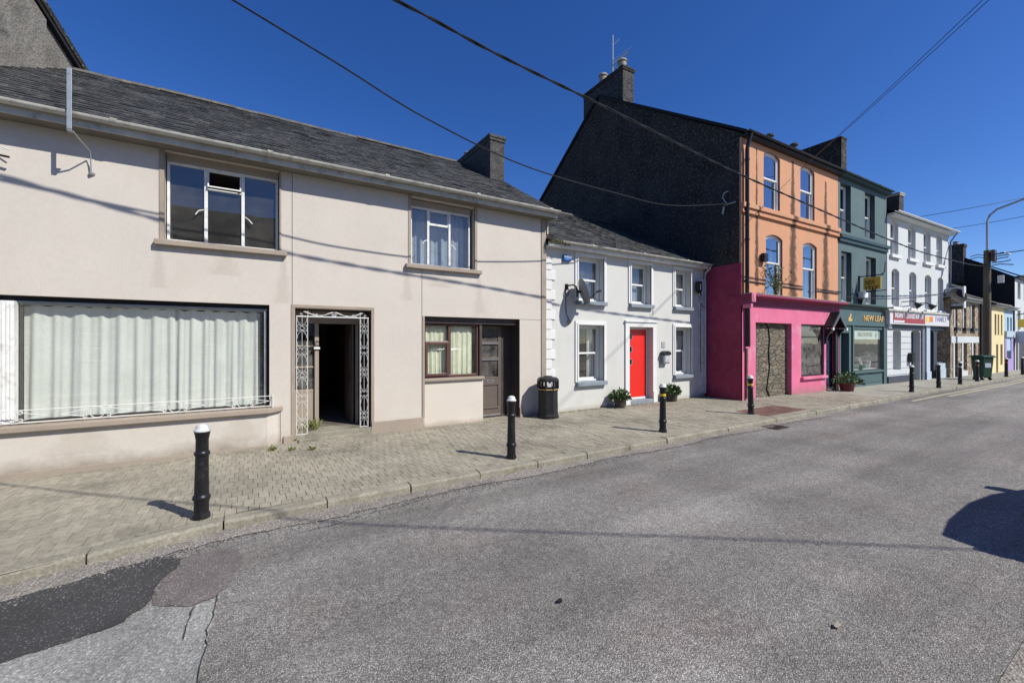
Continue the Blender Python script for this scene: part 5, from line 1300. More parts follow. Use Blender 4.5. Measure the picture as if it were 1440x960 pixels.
g1 = [(g1[0][0],g1[0][1],g1[0][2],gz,.14), (g1[1][0],g1[1][1],-.3,gz,.14)]; g2 = [(g2[0][0],g2[0][1],-.3,gz,.14), (g2[1][0],g2[1][1],g2[1][2],gz,.14)]
xs_ = pb.px(1298,480)[0]; PE = 6.78
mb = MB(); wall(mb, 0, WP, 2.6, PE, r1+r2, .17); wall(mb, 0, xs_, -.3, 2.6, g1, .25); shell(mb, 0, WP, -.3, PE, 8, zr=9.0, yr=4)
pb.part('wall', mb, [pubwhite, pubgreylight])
mb = MB(); wall(mb, xs_, WP, -.3, 2.6, g2, .3, -.001); pb.part('second_shopfront_wall', mb, pubgrey)
for i, h in enumerate(r1+r2): sash(pb, None, h[0]+.003, h[1]-.003, h[2]+.003, h[3]-.003, .11, white, glass, .06, .5, None, i, arch=.08)
mb = MB()
for h in r1+r2: mb.box(h[0]-.08,-.10,h[2]-.14,h[1]+.08,-.0005,h[2]-.005)
pb.part('window_sill', mb, quoinwhite, bevel=.008, split=True)
mb = MB()
for k in range(9): mb.box(.02,-.004,.32+k*.262,xs_-.25,-.0005,.335+k*.262)
wl = [h for h in g1]
mb2 = MB()
for (z) in [.32+k*.262 for k in range(9)]:
    segs = [(.02,g1[0][0]),(g1[0][1],g1[1][0]),(g1[1][1],xs_-.25)] if z > g1[0][2] else [(.02,g1[1][0]),(g1[1][1],xs_-.25)]
    for a_, b_ in segs: mb2.box(a_,-.005,z,b_,-.0005,z+.016)
pb.part('rustication_joints', mb2, greydish)
mb = MB(); mb.box(0,-.05,-.3,g1[1][0]-.02,-.0005,.28); pb.part('plinth', mb, pubgrey, bevel=.008)
f = sash(pb, None, g1[0][0], g1[0][1], g1[0][2], g1[0][3]-.01, .22, white, glass, .05, .6, None, 3, arch=.1)
mb = MB(); mb.box(g1[1][0],.24,-.2,g1[1][1],.28,gz); mb.box(g1[1][0]+.2,.22,.2,g1[1][1]-.2,.24,1.0); pb.part('door', mb, pubgrey)
f = sash(pb, None, g2[1][0], g2[1][1], g2[1][2], g2[1][3]-.01, .22, white, glass, .05, .6, None, 3, arch=.1)
mb = MB(); mb.box(g2[0][0],.24,-.2,g2[0][1],.28,gz); pb.part('door', mb, navy)
mb = MB()
for x_a, x_b in ((1299,1304),(1331.5,1336.5)):
    a_, b_ = pb.px(x_a,500)[0], pb.px(x_b,500)[0]; mb.box(a_,-.10,-.3,b_,-.002,2.45); mb.box(a_-.05,-.13,-.3,b_+.05,-.101,.35)
mb.box(g2[1][0]-.15,-.08,-.3,g2[1][1]-.2,-.002,g2[1][2]-.08); mb.box(g2[1][0]-.35,-.10,-.3,g2[1][1]+.1,-.0805,.45)
pb.part('pilaster', mb, paleblue, bevel=.008, split=True)
mb = MB(); mb.box(xs_-.24,-.06,-.3,xs_+.0,-.002,2.45); pb.part('grey_pilaster', mb, greydish)
# signboards
zt_, zb_ = pb.px(1280,440,-.2)[1], pb.px(1280,455.5,-.2)[1]
a0, a1, a2 = pb.px(1256.5,448,-.2)[0], pb.px(1301.5,448,-.2)[0], pb.px(1336.5,448,-.2)[0]
mb = MB(); mb.box(pb.px(1251.5,448,-.19)[0],-.19,zb_-.03,a1-.01,-.001,zt_+.02); s1 = pb.part('signboard', mb, signwhite, bevel=.006)
mb = MB(); mb.box(a0,-.20,zb_+.03,a1-.06,-.1905,zt_-.02); mb.build('sign_panel', maroon, s1)
text_mesh('INDIAN TAKE & RESTAURANT', .3, signwhite, s1, ((a0+a1)/2-.05,-.205,(zb_+zt_)/2+.10), .003, width=(a1-a0)*.90, bold=.012)
mb = MB(); mb.box(a0+.02,-.204,zb_+.04,a0+(a1-a0)*.32,-.2005,zb_+.13); mb.build('sign_strip', signwhite, s1)
mb = MB(); mb.box(a1+.01,-.19,zb_-.03,a2,-.001,zt_+.02); s2 = pb.part('signboard', mb, signwhite, bevel=.006)
text_mesh('FAMILY', .32, purpleink, s2, (a1+(a2-a1)*.62,-.194,(zb_+zt_)/2+.04), .003, width=(a2-a1)*.46, bold=.004)
mb = MB(); mb.box(a1+.12,-.196,zb_+.1,a1+.45,-.1905,zt_-.1); mb.build('sign_panel', signyellow, s2); mb = MB(); mb.box(a1+.50,-.196,zb_+.14,a1+.85,-.1905,zt_-.08); mb.build('sign_panel', signorange, s2)
mb = MB(); mb.box(pb.px(1250,442,-.26)[0],-.26,zt_+.021,a1-.005,-.001,zt_+.10); mb.box(a1+.005,-.24,zt_+.021,a2+.03,-.001,zt_+.12); pb.part('cornice', mb, gutterm, bevel=.01)
mb = MB(); mb.box(.02,-.06,zb_-.2,.30,-.002,zt_+.02); pb.part('end_bracket', mb, quoinwhite, bevel=.01)
# planks: dark pelmet below the signs
mb = MB(); mb.box(.1,-.05,zb_-.22,WP,-.002,zb_-.031); pb.part('sign_pelmet', mb, pubgrey)
for k, (x_, l_) in enumerate(((1268,'first'),(1288,'second'))):
    a_ = pb.px(x_,430)[0]; c_, s_ = math.cos(pb.rot), math.sin(pb.rot)
    t_ = T('sign_lamp', ('black swan-neck lamp over the maroon restaurant sign, nearer the green shop' if k == 0 else 'black swan-neck lamp over the maroon restaurant sign, nearer the white sign'), 'lamp', (pb.loc.x+a_*c_, pb.loc.y+a_*s_, zt_+.12), pb.rot, 'lamps over the restaurant signs')
    t_.part('arm', MB().tube([(0,0,.35),(0,-.35,.35),(0,-.5,.22)], .02, 6), blackm); t_.part('shade', MB().tube([(-.02,-.44,.26),(.03,-.58,.1)], .06, 12, r2=.14), blackm)
# roof
rf = pb.part('roof', MB().face([(0,-.28,PE+.12),(WP+.05,-.28,PE+.12),(WP+.05,4,9.1),(0,4,9.1)]).face([(0,4,9.1),(WP+.05,4,9.1),(WP+.05,8.2,PE),(0,8.2,PE)]), slate)
mb = MB(); mb.box(0,-.24,PE-.0,WP+.05,0,PE+.09); mb.build('fascia', quoinwhite, rf, bevel=.006); gutter(0, WP+.12, -.31, PE+.15, .065).build('gutter', quoinwhite, rf, smooth=True)
mb = MB(); mb.tube([(WP+.02,-.28,PE+.1),(WP-.02,-.06,PE-.3),(WP-.02,-.06,2.7)], .032, 8); mb.build('downpipe', greydish, rf)
ac = pb.px(1266.5, 285, .9)[0]
chimney(pb, rf, ac, ac+.5, .95, 2.6, 6.6, 8.72, rubble_side, .05, ((ac+.25,1.9,.13,.38),), .14, mortar)
# box sign with crest
aw = pb.px(1329,420)[0]
h_, b, ya, yb_, z0, z1 = hang_sign(pb, 1331, 1355, 405, 430, aw, signgrey, 'box_sign', 'square grey projecting box sign with a shield emblem above the restaurants', thick=.18)
ym = (ya+yb_)/2; wy = ya-yb_; hz = z1-z0
mb = MB(); P2 = lambda pts: [(ym-wy*p_[0], z0+hz*p_[1]) for p_ in pts]
mb.prism(P2([(-.30,.78),(0,.92),(.30,.78),(.26,.35),(.30,.12),(-.30,.12),(-.26,.35)]), 'x', -.096, -.0905); mb.build('shield', greydish, b)
mb = MB(); mb.prism(P2([(-.22,.74),(0,.84),(.22,.74),(.2,.5),(-.2,.5)]), 'x', -.100, -.0965); mb.build('shield_top', lightgrey, b)
mb = MB(); mb.prism(P2([(-.22,.48),(.1,.48),(.1,.2),(-.22,.2)]), 'x', -.100, -.0965); mb.build('shield_field', pot, b)
mb = MB(); mb.prism(P2([(.1,.48),(.26,.46),(.26,.3),(.1,.2)]), 'x', -.100, -.0965); mb.build('shield_corner', maroon, b)
mb = MB(); mb.box(-.10,yb_,z0-.14,.10,ya,z0-.001); mb.build('base_tray', blackm, b); mb = MB(); mb.box(-.11,yb_-.05,z0-.1,.11,yb_-.001,z1+.02); mb.build('edge_trim', white, b)
h_.part('bracket', MB().tube([(0,0,z1-.1),(0,ya,z1-.1)], .03, 6).tube([(0,0,z0),(0,ya,z0)], .03, 6), blackm)
dsx = pb.px(1326,420)[0]
t_ = T('satellite_dish', 'round dark satellite dish beside the grey box sign', 'satellite dish', (pb.loc.x+dsx*math.cos(pb.rot), pb.loc.y+dsx*math.sin(pb.rot), pb.px(1326,418)[1]), pb.rot)
mb = MB().lathe([(.02,0),(.2,.03),(.36,.10),(.36,.11),(.2,.045),(.02,.02)], 20); mb.xf(Matrix.Translation((0,-.45,0)) @ Vector((-.5,-.75,.3)).normalized().to_track_quat('Z','Y').to_matrix().to_4x4()); t_.part('reflector', mb, blackdull, smooth=True); t_.part('arm', MB().tube([(0,0,-.1),(0,-.42,0)], .03, 6), blackm)
lt = pb.px(1280.5,503)
t_ = T('letterbox', 'black letterbox between the arched window and door of the white building', 'letterbox', (pb.loc.x+(lt[0]-.15)*math.cos(pb.rot), pb.loc.y+(lt[0]-.15)*math.sin(pb.rot), lt[1]), pb.rot); t_.part('box', MB().box(-.16,-.16,-.18,.16,0,.14), blackm, bevel=.02); t_.part('lid', MB().prism([(-.19,.14),(.19,.14),(.12,.22),(-.12,.22)], 'y', -.18, 0), blackm, bevel=.01)

# ---------------------------------------------------------------- low houses further on
def simple_house(t, w, ze, depth, zr, holes, wm, fm, gm, reveal=.18, rm=slate, z0=-.3, eave=.22, gut=gutterm, gable=None):
    mb = MB(); wall(mb, 0, w, z0, ze, holes, reveal); t.part('wall', mb, wm)
    mb = MB(); shell(mb, 0, w, z0, ze, depth, 0.0, zr=zr-.05, yr=depth/2); t.part('gable_wall', mb, gable or wm)
    for i, h in enumerate(holes):
        if h[2] > z0+.5: sash(t, None, h[0]+.003, h[1]-.003, h[2]+.003, h[3]-.003, reveal-.06, fm, gm, .06, .5, None, i)
        else: t.part('door', MB().box(h[0],reveal-.05,z0+.3,h[1],reveal-.002,h[3]), pubgrey)
    rf = t.part('roof', MB().face([(-.03,-eave,ze+.05),(w+.03,-eave,ze+.05),(w+.03,depth/2,zr),(-.03,depth/2,zr)]).face([(-.03,depth/2,zr),(w+.03,depth/2,zr),(w+.03,depth+.2,ze),(-.03,depth+.2,ze)]), rm)
    mb = MB(); mb.box(-.02,-eave+.03,ze-.08,w+.02,-.0005,ze+.02); mb.build('fascia', gut, rf); gutter(-.02, w+.02, -eave-.03, ze+.07, .055, False).build('gutter', gut, rf, smooth=True)
    return rf
r = ray(1336.5, 480); k = 6.22/r.y
st = T('stone_fronted_house', 'low house of mixed brown stone with white band and tall narrow windows', 'house', (r.x*k, 6.22, 0), 0)
WS = st.px(1376.5,450)[0]
zt, zb = st.px(1356,426.5)[1], st.px(1356,461)[1]; zt2, zb2 = st.px(1356,483)[1], st.px(1356,520)[1]
U = [(st.px(a,450)[0], st.px(b,450)[0], zb, zt) for a, b in ((1342,1346.5),(1354,1359),(1365,1371))]
G_ = [(st.px(1341.5,500)[0], st.px(1347,500)[0], -.3, zt2)]+[(st.px(a,500)[0], st.px(b,500)[0], zb2, zt2) for a, b in ((1353.5,1360),(1367.5,1372))]
rf = simple_house(st, WS, 3.75, 6, 5.6, U+G_, stonewall, white, glass)
z1_, z0_ = st.px(1356,473)[1], st.px(1356,482)[1]
st.part('white_band', MB().box(.02,-.03,z0_,WS-.02,-.0005,z1_), pubwhite)
mb = MB()
for h in U: mb.box(h[0]-.12,-.03,h[2],h[0],-.0005,h[3])
for h in G_: mb.box(h[0]-.2,-.03,-.3,h[0]-.0,-.0005,z0_-.001); 
for h in G_[1:]: mb.box(h[0],-.03,-.3,h[1],-.0005,h[2]-.05)
st.part('white_surround', mb, pubwhite, split=True)
mb = MB()
for h in U: mb.box(h[0]-.06,-.12,h[2]-.14,h[1]+.06,-.0005,h[2]-.001)
st.part('sill', mb, blackm, split=True)
st.part('corner_downpipe', MB().tube([(WS-.04,-.08,3.7),(WS-.04,-.08,0)], .05, 8), blackm)
r = ray(1394.5, 480); k = 5.92/r.y
ye = T('yellow_house', 'pale yellow low house behind the wooden pole', 'house', (r.x*k, 5.92, 0), 0)
WY = ye.px(1412.3,450)[0]
zt, zb = ye.px(1404,442)[1], ye.px(1404,471)[1]
U = [(WY*a, WY*b, zb, zt) for a, b in ((.22,.36),(.46,.58),(.72,.84))]; zg = ye.px(1404,484)[1]
G_ = [(WY*.34, WY*.50, -.3, zg), (WY*.68,WY*.86,ye.px(1408,513)[1],zg)]
yellowm = M('pale_yellow_paint', (.70,.58,.32), rough=.85, var=.05)
simple_house(ye, WY, 3.65, 6, 5.3, U+G_, yellowm, doorbrown, glass, gable=M('grey_pebbledash', (.30,.29,.26), rough=.95, var=.2, vs=5, bump=.5, bs=40, fine=.3))
st2 = ye.part('side_sign', MB().box(-.03,.35,1.55,-.001,.95,1.85), lightgrey)
p2 = (ye.loc.x+WY+.02, 5.92, 0)
bl = T('blue_purple_house', 'narrow pale blue house with purple ground floor', 'house', p2, 0)
WB = bl.px(1424.5,450)[0]; zt, zb = bl.px(1418,446)[1], bl.px(1418,472)[1]
simple_house(bl, WB, 3.6, 6, 5.2, [(WB*.3,WB*.5,zb,zt),(WB*.66,WB*.86,zb,zt),(WB*.2,WB*.7,bl.px(1418,510)[1],bl.px(1418,493)[1])], M('pale_blue_wall', (.36,.50,.60), var=.05), white, glass)
bl.part('purple_panel', MB().box(.02,-.03,-.3,WB*.19,-.001,1.9).box(WB*.71,-.03,-.3,WB-.02,-.001,1.9).box(WB*.19,-.03,-.3,WB*.71,-.001,.7), M('purple_paint', (.36,.27,.50), var=.05))
bl.part('shop_fascia', MB().box(.02,-.10,1.95,WB-.02,-.001,2.3), paleblue)
p3 = (bl.loc.x+WB+.03, 5.85, 0)
fw = T('far_white_building', 'tall white building with dark gable at the far right edge', 'building', p3, 0)
WF = 9.0
zt, zb = fw.px(1431,396)[1], fw.px(1431,420)[1]; zt2, zb2 = fw.px(1431,436)[1], fw.px(1431,463)[1]
hs = []
for k in range(5):
    a_ = .7+k*1.7; hs += [(a_,a_+.8,zb,zt),(a_,a_+.8,zb2,zt2)]
simple_house(fw, WF, 5.55, 5.2, 7.35, hs, pubwhite, white, glass, gable=blackdull, gut=blackm)
fw.part('cream_shopfront', MB().box(.1,-.10,1.75,WF-.1,-.001,2.05).box(.3,-.08,-.3,.55,-.001,1.75).box(1.9,-.08,-.3,2.2,-.001,1.75).box(3.9,-.08,-.3,4.2,-.001,1.75), mortar)
fw.part('shopfront_panels', MB().box(.56,-.05,-.3,1.89,-.001,1.74).box(2.21,-.05,-.3,3.89,-.001,1.74), pubgrey)
rf_ = fw.part('lamp_bracket', MB().tube([(.5,0,3.3),(.5,-.5,3.4),(.5,-.7,3.2)], .03, 6), blackm)
chimney(fw, None, -.25, .35, 2.1, 3.6, 5.4, 7.9, rubble_side, .05, ((.05,2.5,.14,.25),(.05,3.2,.14,.2)), .2, darkrender)
# dark tall gable just behind the stone house (party wall with chimney)
r = ray(1332, 400)
dg = T('dark_gabled_house', 'dark weathered house behind the stone house, with a wide chimney', 'house', (st.loc.x+.3, 7.9, 0), 0)
mb = MB(); mb.prism([(.0,-.3),(7,-.3),(7,5.0),(3.5,6.6),(.0,5.0)], 'x', 5.0, 9.5); dg.part('wall', mb, darkrender)
mb = MB(); mb.prism([(-.2,4.95),(3.5,6.65),(7.2,4.95),(7.2,5.05),(3.5,6.75),(-.2,5.05)], 'x', 4.9, 9.6); dg.part('roof', mb, slate)
# hanging signs at the far end
aw = .15
for (x0, x1, yt, yb, m, nm, lb) in ((1424,1446,466,482,signgrey,'hanging_board_sign','blue-grey hanging board at the right edge of the picture'),(1432,1450,449,460,signyellow,'hanging_board_sign','yellow and black hanging board above the blue-grey one')):
    hang_sign(fw, x0, x1, yt, yb, aw+(.9 if m is signyellow else 0), m, nm, lb)
h_, b, *_ = hang_sign(fw, 1415, 1427, 471.5, 475, -.6, white, 'hanging_board_sign', 'thin white projecting sign on the blue house')
# ---------------------------------------------------------------- houses across the street (seen in the window glass)
def opposite(u0, w, ze, zr, m, label):
    t = T('roadside_house', label, 'house', (u0+w, -8.8, 0), PI)
    hs = []
    k = .8
    while k < w-1.4: hs += [(k,k+.9,.8,2.1),(k,k+.9,3.2,4.4)]; k += 2.3
    simple_house(t, w, ze, 7.0, zr, hs, m, white, glass)
    chimney(t, None, .1, .8, 3.0, 4.4, zr-.9, zr+1.0, chimneyr, .05, ((.45,3.4,.13,.3),(.45,4.0,.13,.3)))
opposite(-14, 9.5, 4.9, 7.0, pot, 'buff house on the near side of the street left of the viewer')
opposite(-4.2, 8.4, 6.3, 8.9, lightgrey, 'grey house on the near side of the street behind the viewer')
opposite(4.6, 10.5, 4.9, 7.0, cream2, 'cream painted house on the near side of the street right of the viewer')
# ---------------------------------------------------------------- bollards
def make_bollard():
    t = T('bollard', '', 'bollard', (0,0,0), 0, 'cast bollards along the kerb')
    k = .9/.815*1e-3
    mb = MB(); mb.lathe([(.074,0),(.076,.02),(.072,.045),(.064,.05),(.062,.06),(.062,.165),(.066,.175),(.074,.185),(.076,.20),(.072,.215),(.063,.225),(.061,.24),(.055,.58),(.055,.60),(.063,.61),(.067,.625),(.063,.64),(.054,.65),(.053,.76),(.056,.775),(.058,.79),(.066,.83),(.068,.84),(.02,.842)], 28)
    t.part('post', mb, blackm, smooth=True)
    mb = MB(); mb.lathe([(.070,.838),(.071,.85),(.062,.858),(.056,.865),(.053,.885),(.042,.90),(.025,.908),(.004,.911)], 28); t.part('cap', mb, whitecap, smooth=True)
    return t.o
b0 = make_bollard()
bol = [(283,727,'black bollard nearest the camera, in front of the curtained shop window',None),
 (719,645,'black bollard on the pavement before the brown door and litter bin',None),
 (932,608,'yellow-banded black bollard in front of the red cottage door',yellowband),
 (1056,583,'yellow-banded black bollard in front of the pink corner',yellowband),
 (1282,552,'black bollard before the arched window of the white building',None),
 (1320,546,'black bollard before the second restaurant front',None),
 (1350,541,'black bollard with pale band before the stone-fronted house',whitecap),
 (1374,537,'red-banded black bollard beside the green wheelie bin',redband),
 (1415,530.5,'red-banded black bollard before the blue and purple house',redband),
 (1438,527.5,'black bollard cut by the right edge of the picture',None)]
band = MB().lathe([(.056,.672),(.0565,.675),(.0565,.712),(.056,.715)], 28)
for i, (x, y, lb, bd) in enumerate(bol):
    o = b0 if i == 0 else copy_tree(b0)
    u, v = ground_px(x, y-1.0, 0); o.location = (u, v, g(u)); o['label'] = lb
    o.rotation_euler = (R([0,.3,.8,-1.0,0,.5,0,-.6,0,0][i]), R([.6,-.3,1.2,.8,0,0,.6,0,.5,0][i]), R(37*i))
    if bd: 
        q = band.build('reflective_band', bd, o, smooth=True)
# ---------------------------------------------------------------- litter bin
rr = ray(770.5, 480); kk = 7.70/rr.y
lb = T('litter_bin', 'black octagonal litter bin with side openings against the cream wall', 'litter bin', (rr.x*kk, 7.70, 0), R(20))
def oct_(mb, prof, n=8, rot=PI/8, mi=0):
    rings = []
    for r_, z in prof:
        b = len(mb.v)
        for k in range(n): mb.v.append((r_*math.cos(rot+2*PI*k/n), r_*math.sin(rot+2*PI*k/n), z))
        rings.append(b)
    for i in range(len(prof)-1):
        for k in range(n): l = (k+1) % n; mb.f.append((rings[i]+k, rings[i]+l, rings[i+1]+l, rings[i+1]+k)); mb.m.append(mi)
    mb.f.append(tuple(rings[0]+k for k in reversed(range(n)))); mb.m.append(mi); mb.f.append(tuple(rings[-1]+k for k in range(n))); mb.m.append(mi)
    return mb
lb.part('body', oct_(MB(), [(.245,0),(.25,.02),(.25,.07),(.232,.08),(.228,.11),(.222,.60),(.235,.61),(.235,.66)]), binmat, bevel=.008)
mb = MB()
for k in range(8):
    a = 2*PI*k/8; r_ = .225; x, y = r_*math.cos(a+PI/8), r_*math.sin(a+PI/8); mb.tube([(x,y,.66),(x*.98,y*.98,.83)], .03, 6)
lb.part('hood_posts', mb, binmat)
lb.part('hood', oct_(MB(), [(.24,.81),(.25,.83),(.245,.86),(.20,.90),(.10,.915),(.10,.93),(.06,.935)]), binmat, bevel=.006)
lb.part('liner_rim', oct_(MB(), [(.19,.5),(.20,.69)]), blackdull)
mb = MB()
for k in (4,6):   # white notices in the openings
    a = 2*PI*k/8+PI/4; c = Vector((math.cos(a),math.sin(a),0)); s_ = Vector((-math.sin(a),math.cos(a),0)); p = c*.205
    for w0, w1 in ((-.05,.05),): mb.face([p+s_*w0+Vector((0,0,.70)), p+s_*w1+Vector((0,0,.70)), p+s_*w1+Vector((0,0,.79)), p+s_*w0+Vector((0,0,.79))])
lb.part('white_label', mb, signwhite)
mb = MB(); oct_(mb, [(.237,.632),(.2385,.634),(.2385,.648),(.237,.65)]); lb.part('gold_band', mb, gold)
# ---------------------------------------------------------------- wheelie bin
u, v = ground_px(1383, 536, 0)
wb = T('wheelie_bin', 'large dark green wheelie bin standing by the wooden pole', 'wheelie bin', (u+1.0, v+.22, 0), R(-30))
mb = MB(); b = [(-.20,-.20),(.20,-.20),(.20,.20),(-.20,.20)]; t4 = [(-.25,-.25),(.25,-.25),(.25,.26),(-.25,.26)]
base = len(mb.v); mb.v += [(x,y,.12) for x,y in b]+[(x,y,1.0) for x,y in t4]
for q in ((0,3,2,1),(4,5,6,7),(0,1,5,4),(1,2,6,5),(2,3,7,6),(3,0,4,7)): mb.f.append(tuple(base+i for i in q)); mb.m.append(0)
wb.part('body', mb, wheelie, bevel=.03); wb.part('lid', MB().prism([(-.30,1.0),(.30,1.0),(.30,1.05),(.1,1.10),(-.2,1.09),(-.30,1.05)], 'x', -.29, .29), wheelie, bevel=.02)
wb.part('label', MB().box(-.15,-.262,.55,.12,-.250,.85).xf(Matrix.Rotation(R(-2),4,'X')), signgrey)
for x, y in ((-.18,-.15),(.18,-.15),(-.18,.15),(.18,.15)): wb.part('wheel', MB().tube([(x-.02,y,.07),(x+.02,y,.07)], .07, 14), blackm)
# ---------------------------------------------------------------- pole with lamp
u, v = ground_px(1388, 531, 0)
pd = (ray(1388,480)); du = v/pd.y
def zpx(x, y, v_): r_ = ray(x, y); return CAMZ+r_.z*(v_/r_.y)
PT = zpx(1390, 353, v)
pl = T('wooden_pole', 'weathered wooden pole carrying the cables beside the green wheelie bin', 'pole', (u, v, 0))
pl.part('shaft', MB().tube([(0,0,-.2),(.0,0,PT*.5),(.03,0,PT)], .15, 14, r2=.12), woodpole, smooth=True)
mb = MB(); mb.box(-.2,-.28,PT-.55,.2,-.15,PT-.02); pl.part('equipment_box', mb, darkbrown, bevel=.02)
mb = MB(); mb.box(.15,-.5,PT-1.55,.22,-.3,PT-1.2); pl.part('white_plate', mb, signwhite)
mb = MB(); rnd = random.Random(6)
for k in range(5):
    z = PT-.25-k*.12; mb.tube([(0,-.15,z),(.1,-.35-rnd.random()*.2,z+rnd.uniform(-.05,.12)),(.2,-.55-rnd.random()*.3,z+rnd.uniform(-.1,.15))], .022, 5)
    if k < 2: mb.tube([(0,0,z),(-.2,.25,z+.08),(-.3,.5,z-.0)], .018, 5)
pl.part('cable_clamps', mb, blackm)
ZL = zpx(1391, 302, v)
sl = T('street_lamp', 'street lamp on a bent steel arm rising from the top of the wooden pole', 'street lamp', (u+.03, v, PT-.1))
h = ZL-PT
mb = MB(); mb.tube([(0,0,-.3),(0,0,h*.85),(.02,-.08,h*1.0),(.04,-.3,h*1.13),(.1,-1.1,h*1.28)], .045, 10); sl.part('arm', mb, steel, smooth=True)
mb = MB(); n = 10; c = Vector((.1,-1.05,h*1.27)); e = Vector((.18,-2.1,h*1.38)); mb.tube([c, c.lerp(e,.2), c.lerp(e,.7), e], .05, 12)
for i, q in enumerate(mb.v):
    j = i//12; s_ = [.8,2.2,2.4,.8][min(j,3)]; ctr = [c, c.lerp(e,.2), c.lerp(e,.7), e][min(j,3)]
    vv_ = Vector(q)-ctr; mb.v[i] = tuple(ctr+Vector((vv_.x*s_, vv_.y*s_, vv_.z*s_*.7)))
sl.part('lamp_head', mb, greydish, smooth=True); sl.part('photocell', MB().tube([c.lerp(e,.5)+Vector((0,0,.06)), c.lerp(e,.5)+Vector((0,0,.16))], .05, 10), blackm)
# ---------------------------------------------------------------- overhead cables
def wire(name, label, pts, r, m=blackm, twist=0):
    # smooth through the points
    P = [Vector(p) for p in pts]; out = []
    for i in range(len(P)-1):
        p0 = P[max(i-1,0)]; p1 = P[i]; p2 = P[i+1]; p3 = P[min(i+2,len(P)-1)]
        for k in range(8):
            t = k/8; out.append(.5*((2*p1)+(-p0+p2)*t+(2*p0-5*p1+4*p2-p3)*t*t+(-p0+3*p1-3*p2+p3)*t*t*t))
    out.append(P[-1])
    mb = MB()
    if twist:
        # two strands wound round each other
        L_ = [0]
        for a, b in zip(out, out[1:]): L_.append(L_[-1]+(b-a).length)
        n = int(L_[-1]/.12); dense = []
        j = 0
        for i in range(n+1):
            s_ = L_[-1]*i/n
            while j < len(L_)-2 and L_[j+1] < s_: j += 1
            dense.append((out[j].lerp(out[j+1], (s_-L_[j])/(L_[j+1]-L_[j])), s_))
        for ph in (0, PI):
            mb.tube([p+Vector((0,math.cos(s_*6+ph),math.sin(s_*6+ph)))*r*.8 for p, s_ in dense], r, 6)
    else: mb.tube(out, r, 6)
    o = mb.build(name, m, smooth=False); 
    c0 = Vector(pts[0]); o.data.transform(Matrix.Translation(-c0)); o.location = c0
    return tag(o, label, 'cable')
def w_at(x, y, v_):
    r_ = ray(x, y); k = v_/r_.y; return (r_.x*k, v_, CAMZ+r_.z*k)
wire('overhead_cable', 'thick twisted cable running above the kerb from the top of the picture to the pole',
     [(-9,5.9,7.6),(-4,5.8,6.9),(-1.27,5.7,6.45),w_at(555,0,5.5),w_at(700,77,5.49),w_at(870,160,5.48),w_at(1000,226,5.47),w_at(1050,249.5,5.46),w_at(1130,285,5.45),w_at(1250,337,5.42),w_at(1310,358.5,5.4),w_at(1380,374,5.35),(u,v,PT-.35)], .0135, twist=1)
gx = 12.09; gw_ = lambda x, y: (gx-.06, gx-.06, 0)
def w_atu(x, y, u_):
    r_ = ray(x, y); k = u_/r_.x; return (u_, r_.y*k, CAMZ+r_.z*k)
wire('overhead_cable', 'thin cable sagging across the sky to a hook on the dark gable',
     [(-8,5.4,7.9),(-3.5,5.8,6.6),w_at(327,0,6.1),w_at(480,93,6.28),w_at(600,167,6.42),w_at(740,234,6.62),w_at(871,273,6.85),w_at(944,289,7.1),w_atu(1022,287,gx-.08)], .012)
# gable bracket
q = w_atu(1022,287,gx-.08); hk = T('cable_hook', 'pale hook and insulator on the dark gable where the thin cable ends', 'cable hook', (gx, q[1], q[2]))
hk.part('hook', MB().tube([(0,-.0,0),(-.10,-.0,.02),(-.10,.12,.22),(-.08,.08,.35),(-.06,-.04,.38)], .016, 6).tube([(-.05,-.25,.0),(-.05,.1,0)], .016, 6).tube([(-.06,.1,-.05),(-.06,.14,-.26)], .028, 6), lightgrey)
hk.part('drop_cable', MB().tube([(-.03,-.02,0),(-.03,-.05,-1.0),(-.03,.02,-1.5)], .01, 5), blackm)
# service pair from the orange front over the street
A = Vector(w_at(1124.5, 239.3, 6.86)); a0_ = onfront(og,1124.5,239.3)
for k in range(2):
    d = Vector((0,.0,.11*k))
    Wp = Vector((11.97,3.05,7.75)); 
    def fitw(xp, v_): return Vector(w_at(xp, 190-.927*(xp-1178)+k*1.5-1, v_))
    a_ = Vector(w_at(1124.5,239.3,6.72)); b_ = fitw(1383,1.8)+d; pts = [a_+(b_-a_)*(q/5)+Vector((0,0,-.10*math.sin(PI*q/8))) for q in range(6)]; e = a_+(b_-a_)*1.9
    wire('service_cable', ('upper' if k else 'lower')+' one of the two parallel cables crossing the sky from the orange building', [tuple(p) for p in pts]+[tuple(e)], .006)
# cable crossing overhead out of view; its soft shadow lies on the road
wire('service_cable', 'cable crossing above the viewer whose shadow lies across the road', [(12.8,-8.0,6.2),(8.39,-4.39,6.2),(4.45,-1.38,6.2),(2.44,.46,6.2),(1.01,1.96,6.2),(-1.2,4.25,6.2),(-4.9,8.05,6.2)], .016)
# far cables right
for i, (p1, p2) in enumerate((((1290,305.5),(1446,277)),((1331,322.5),(1446,303)))):
    wire('overhead_cable', ('upper' if i == 0 else 'lower')+' of the two faint cables in the sky right of the white building', [w_at(p1[0],p1[1],12.5), w_at((p1[0]+p2[0])/2,(p1[1]+p2[1])/2+.8,9.5), w_at(p2[0],p2[1],7.0)], .02)
wire('overhead_cable', 'cable running from the wooden pole to the right edge of the picture', [(u,v,PT-.25), w_at(1412,356,4.6), w_at(1446,351,3.9)], .02)
# long sag along the shop fronts
wire('facade_cable', 'dark cable slung along the front of the green and white buildings', [w_at(1190,418,6.6), w_at(1215,419,6.5), w_at(1245,420,6.4), w_at(1290,418,6.3), w_at(1330,412,6.1)], .018)

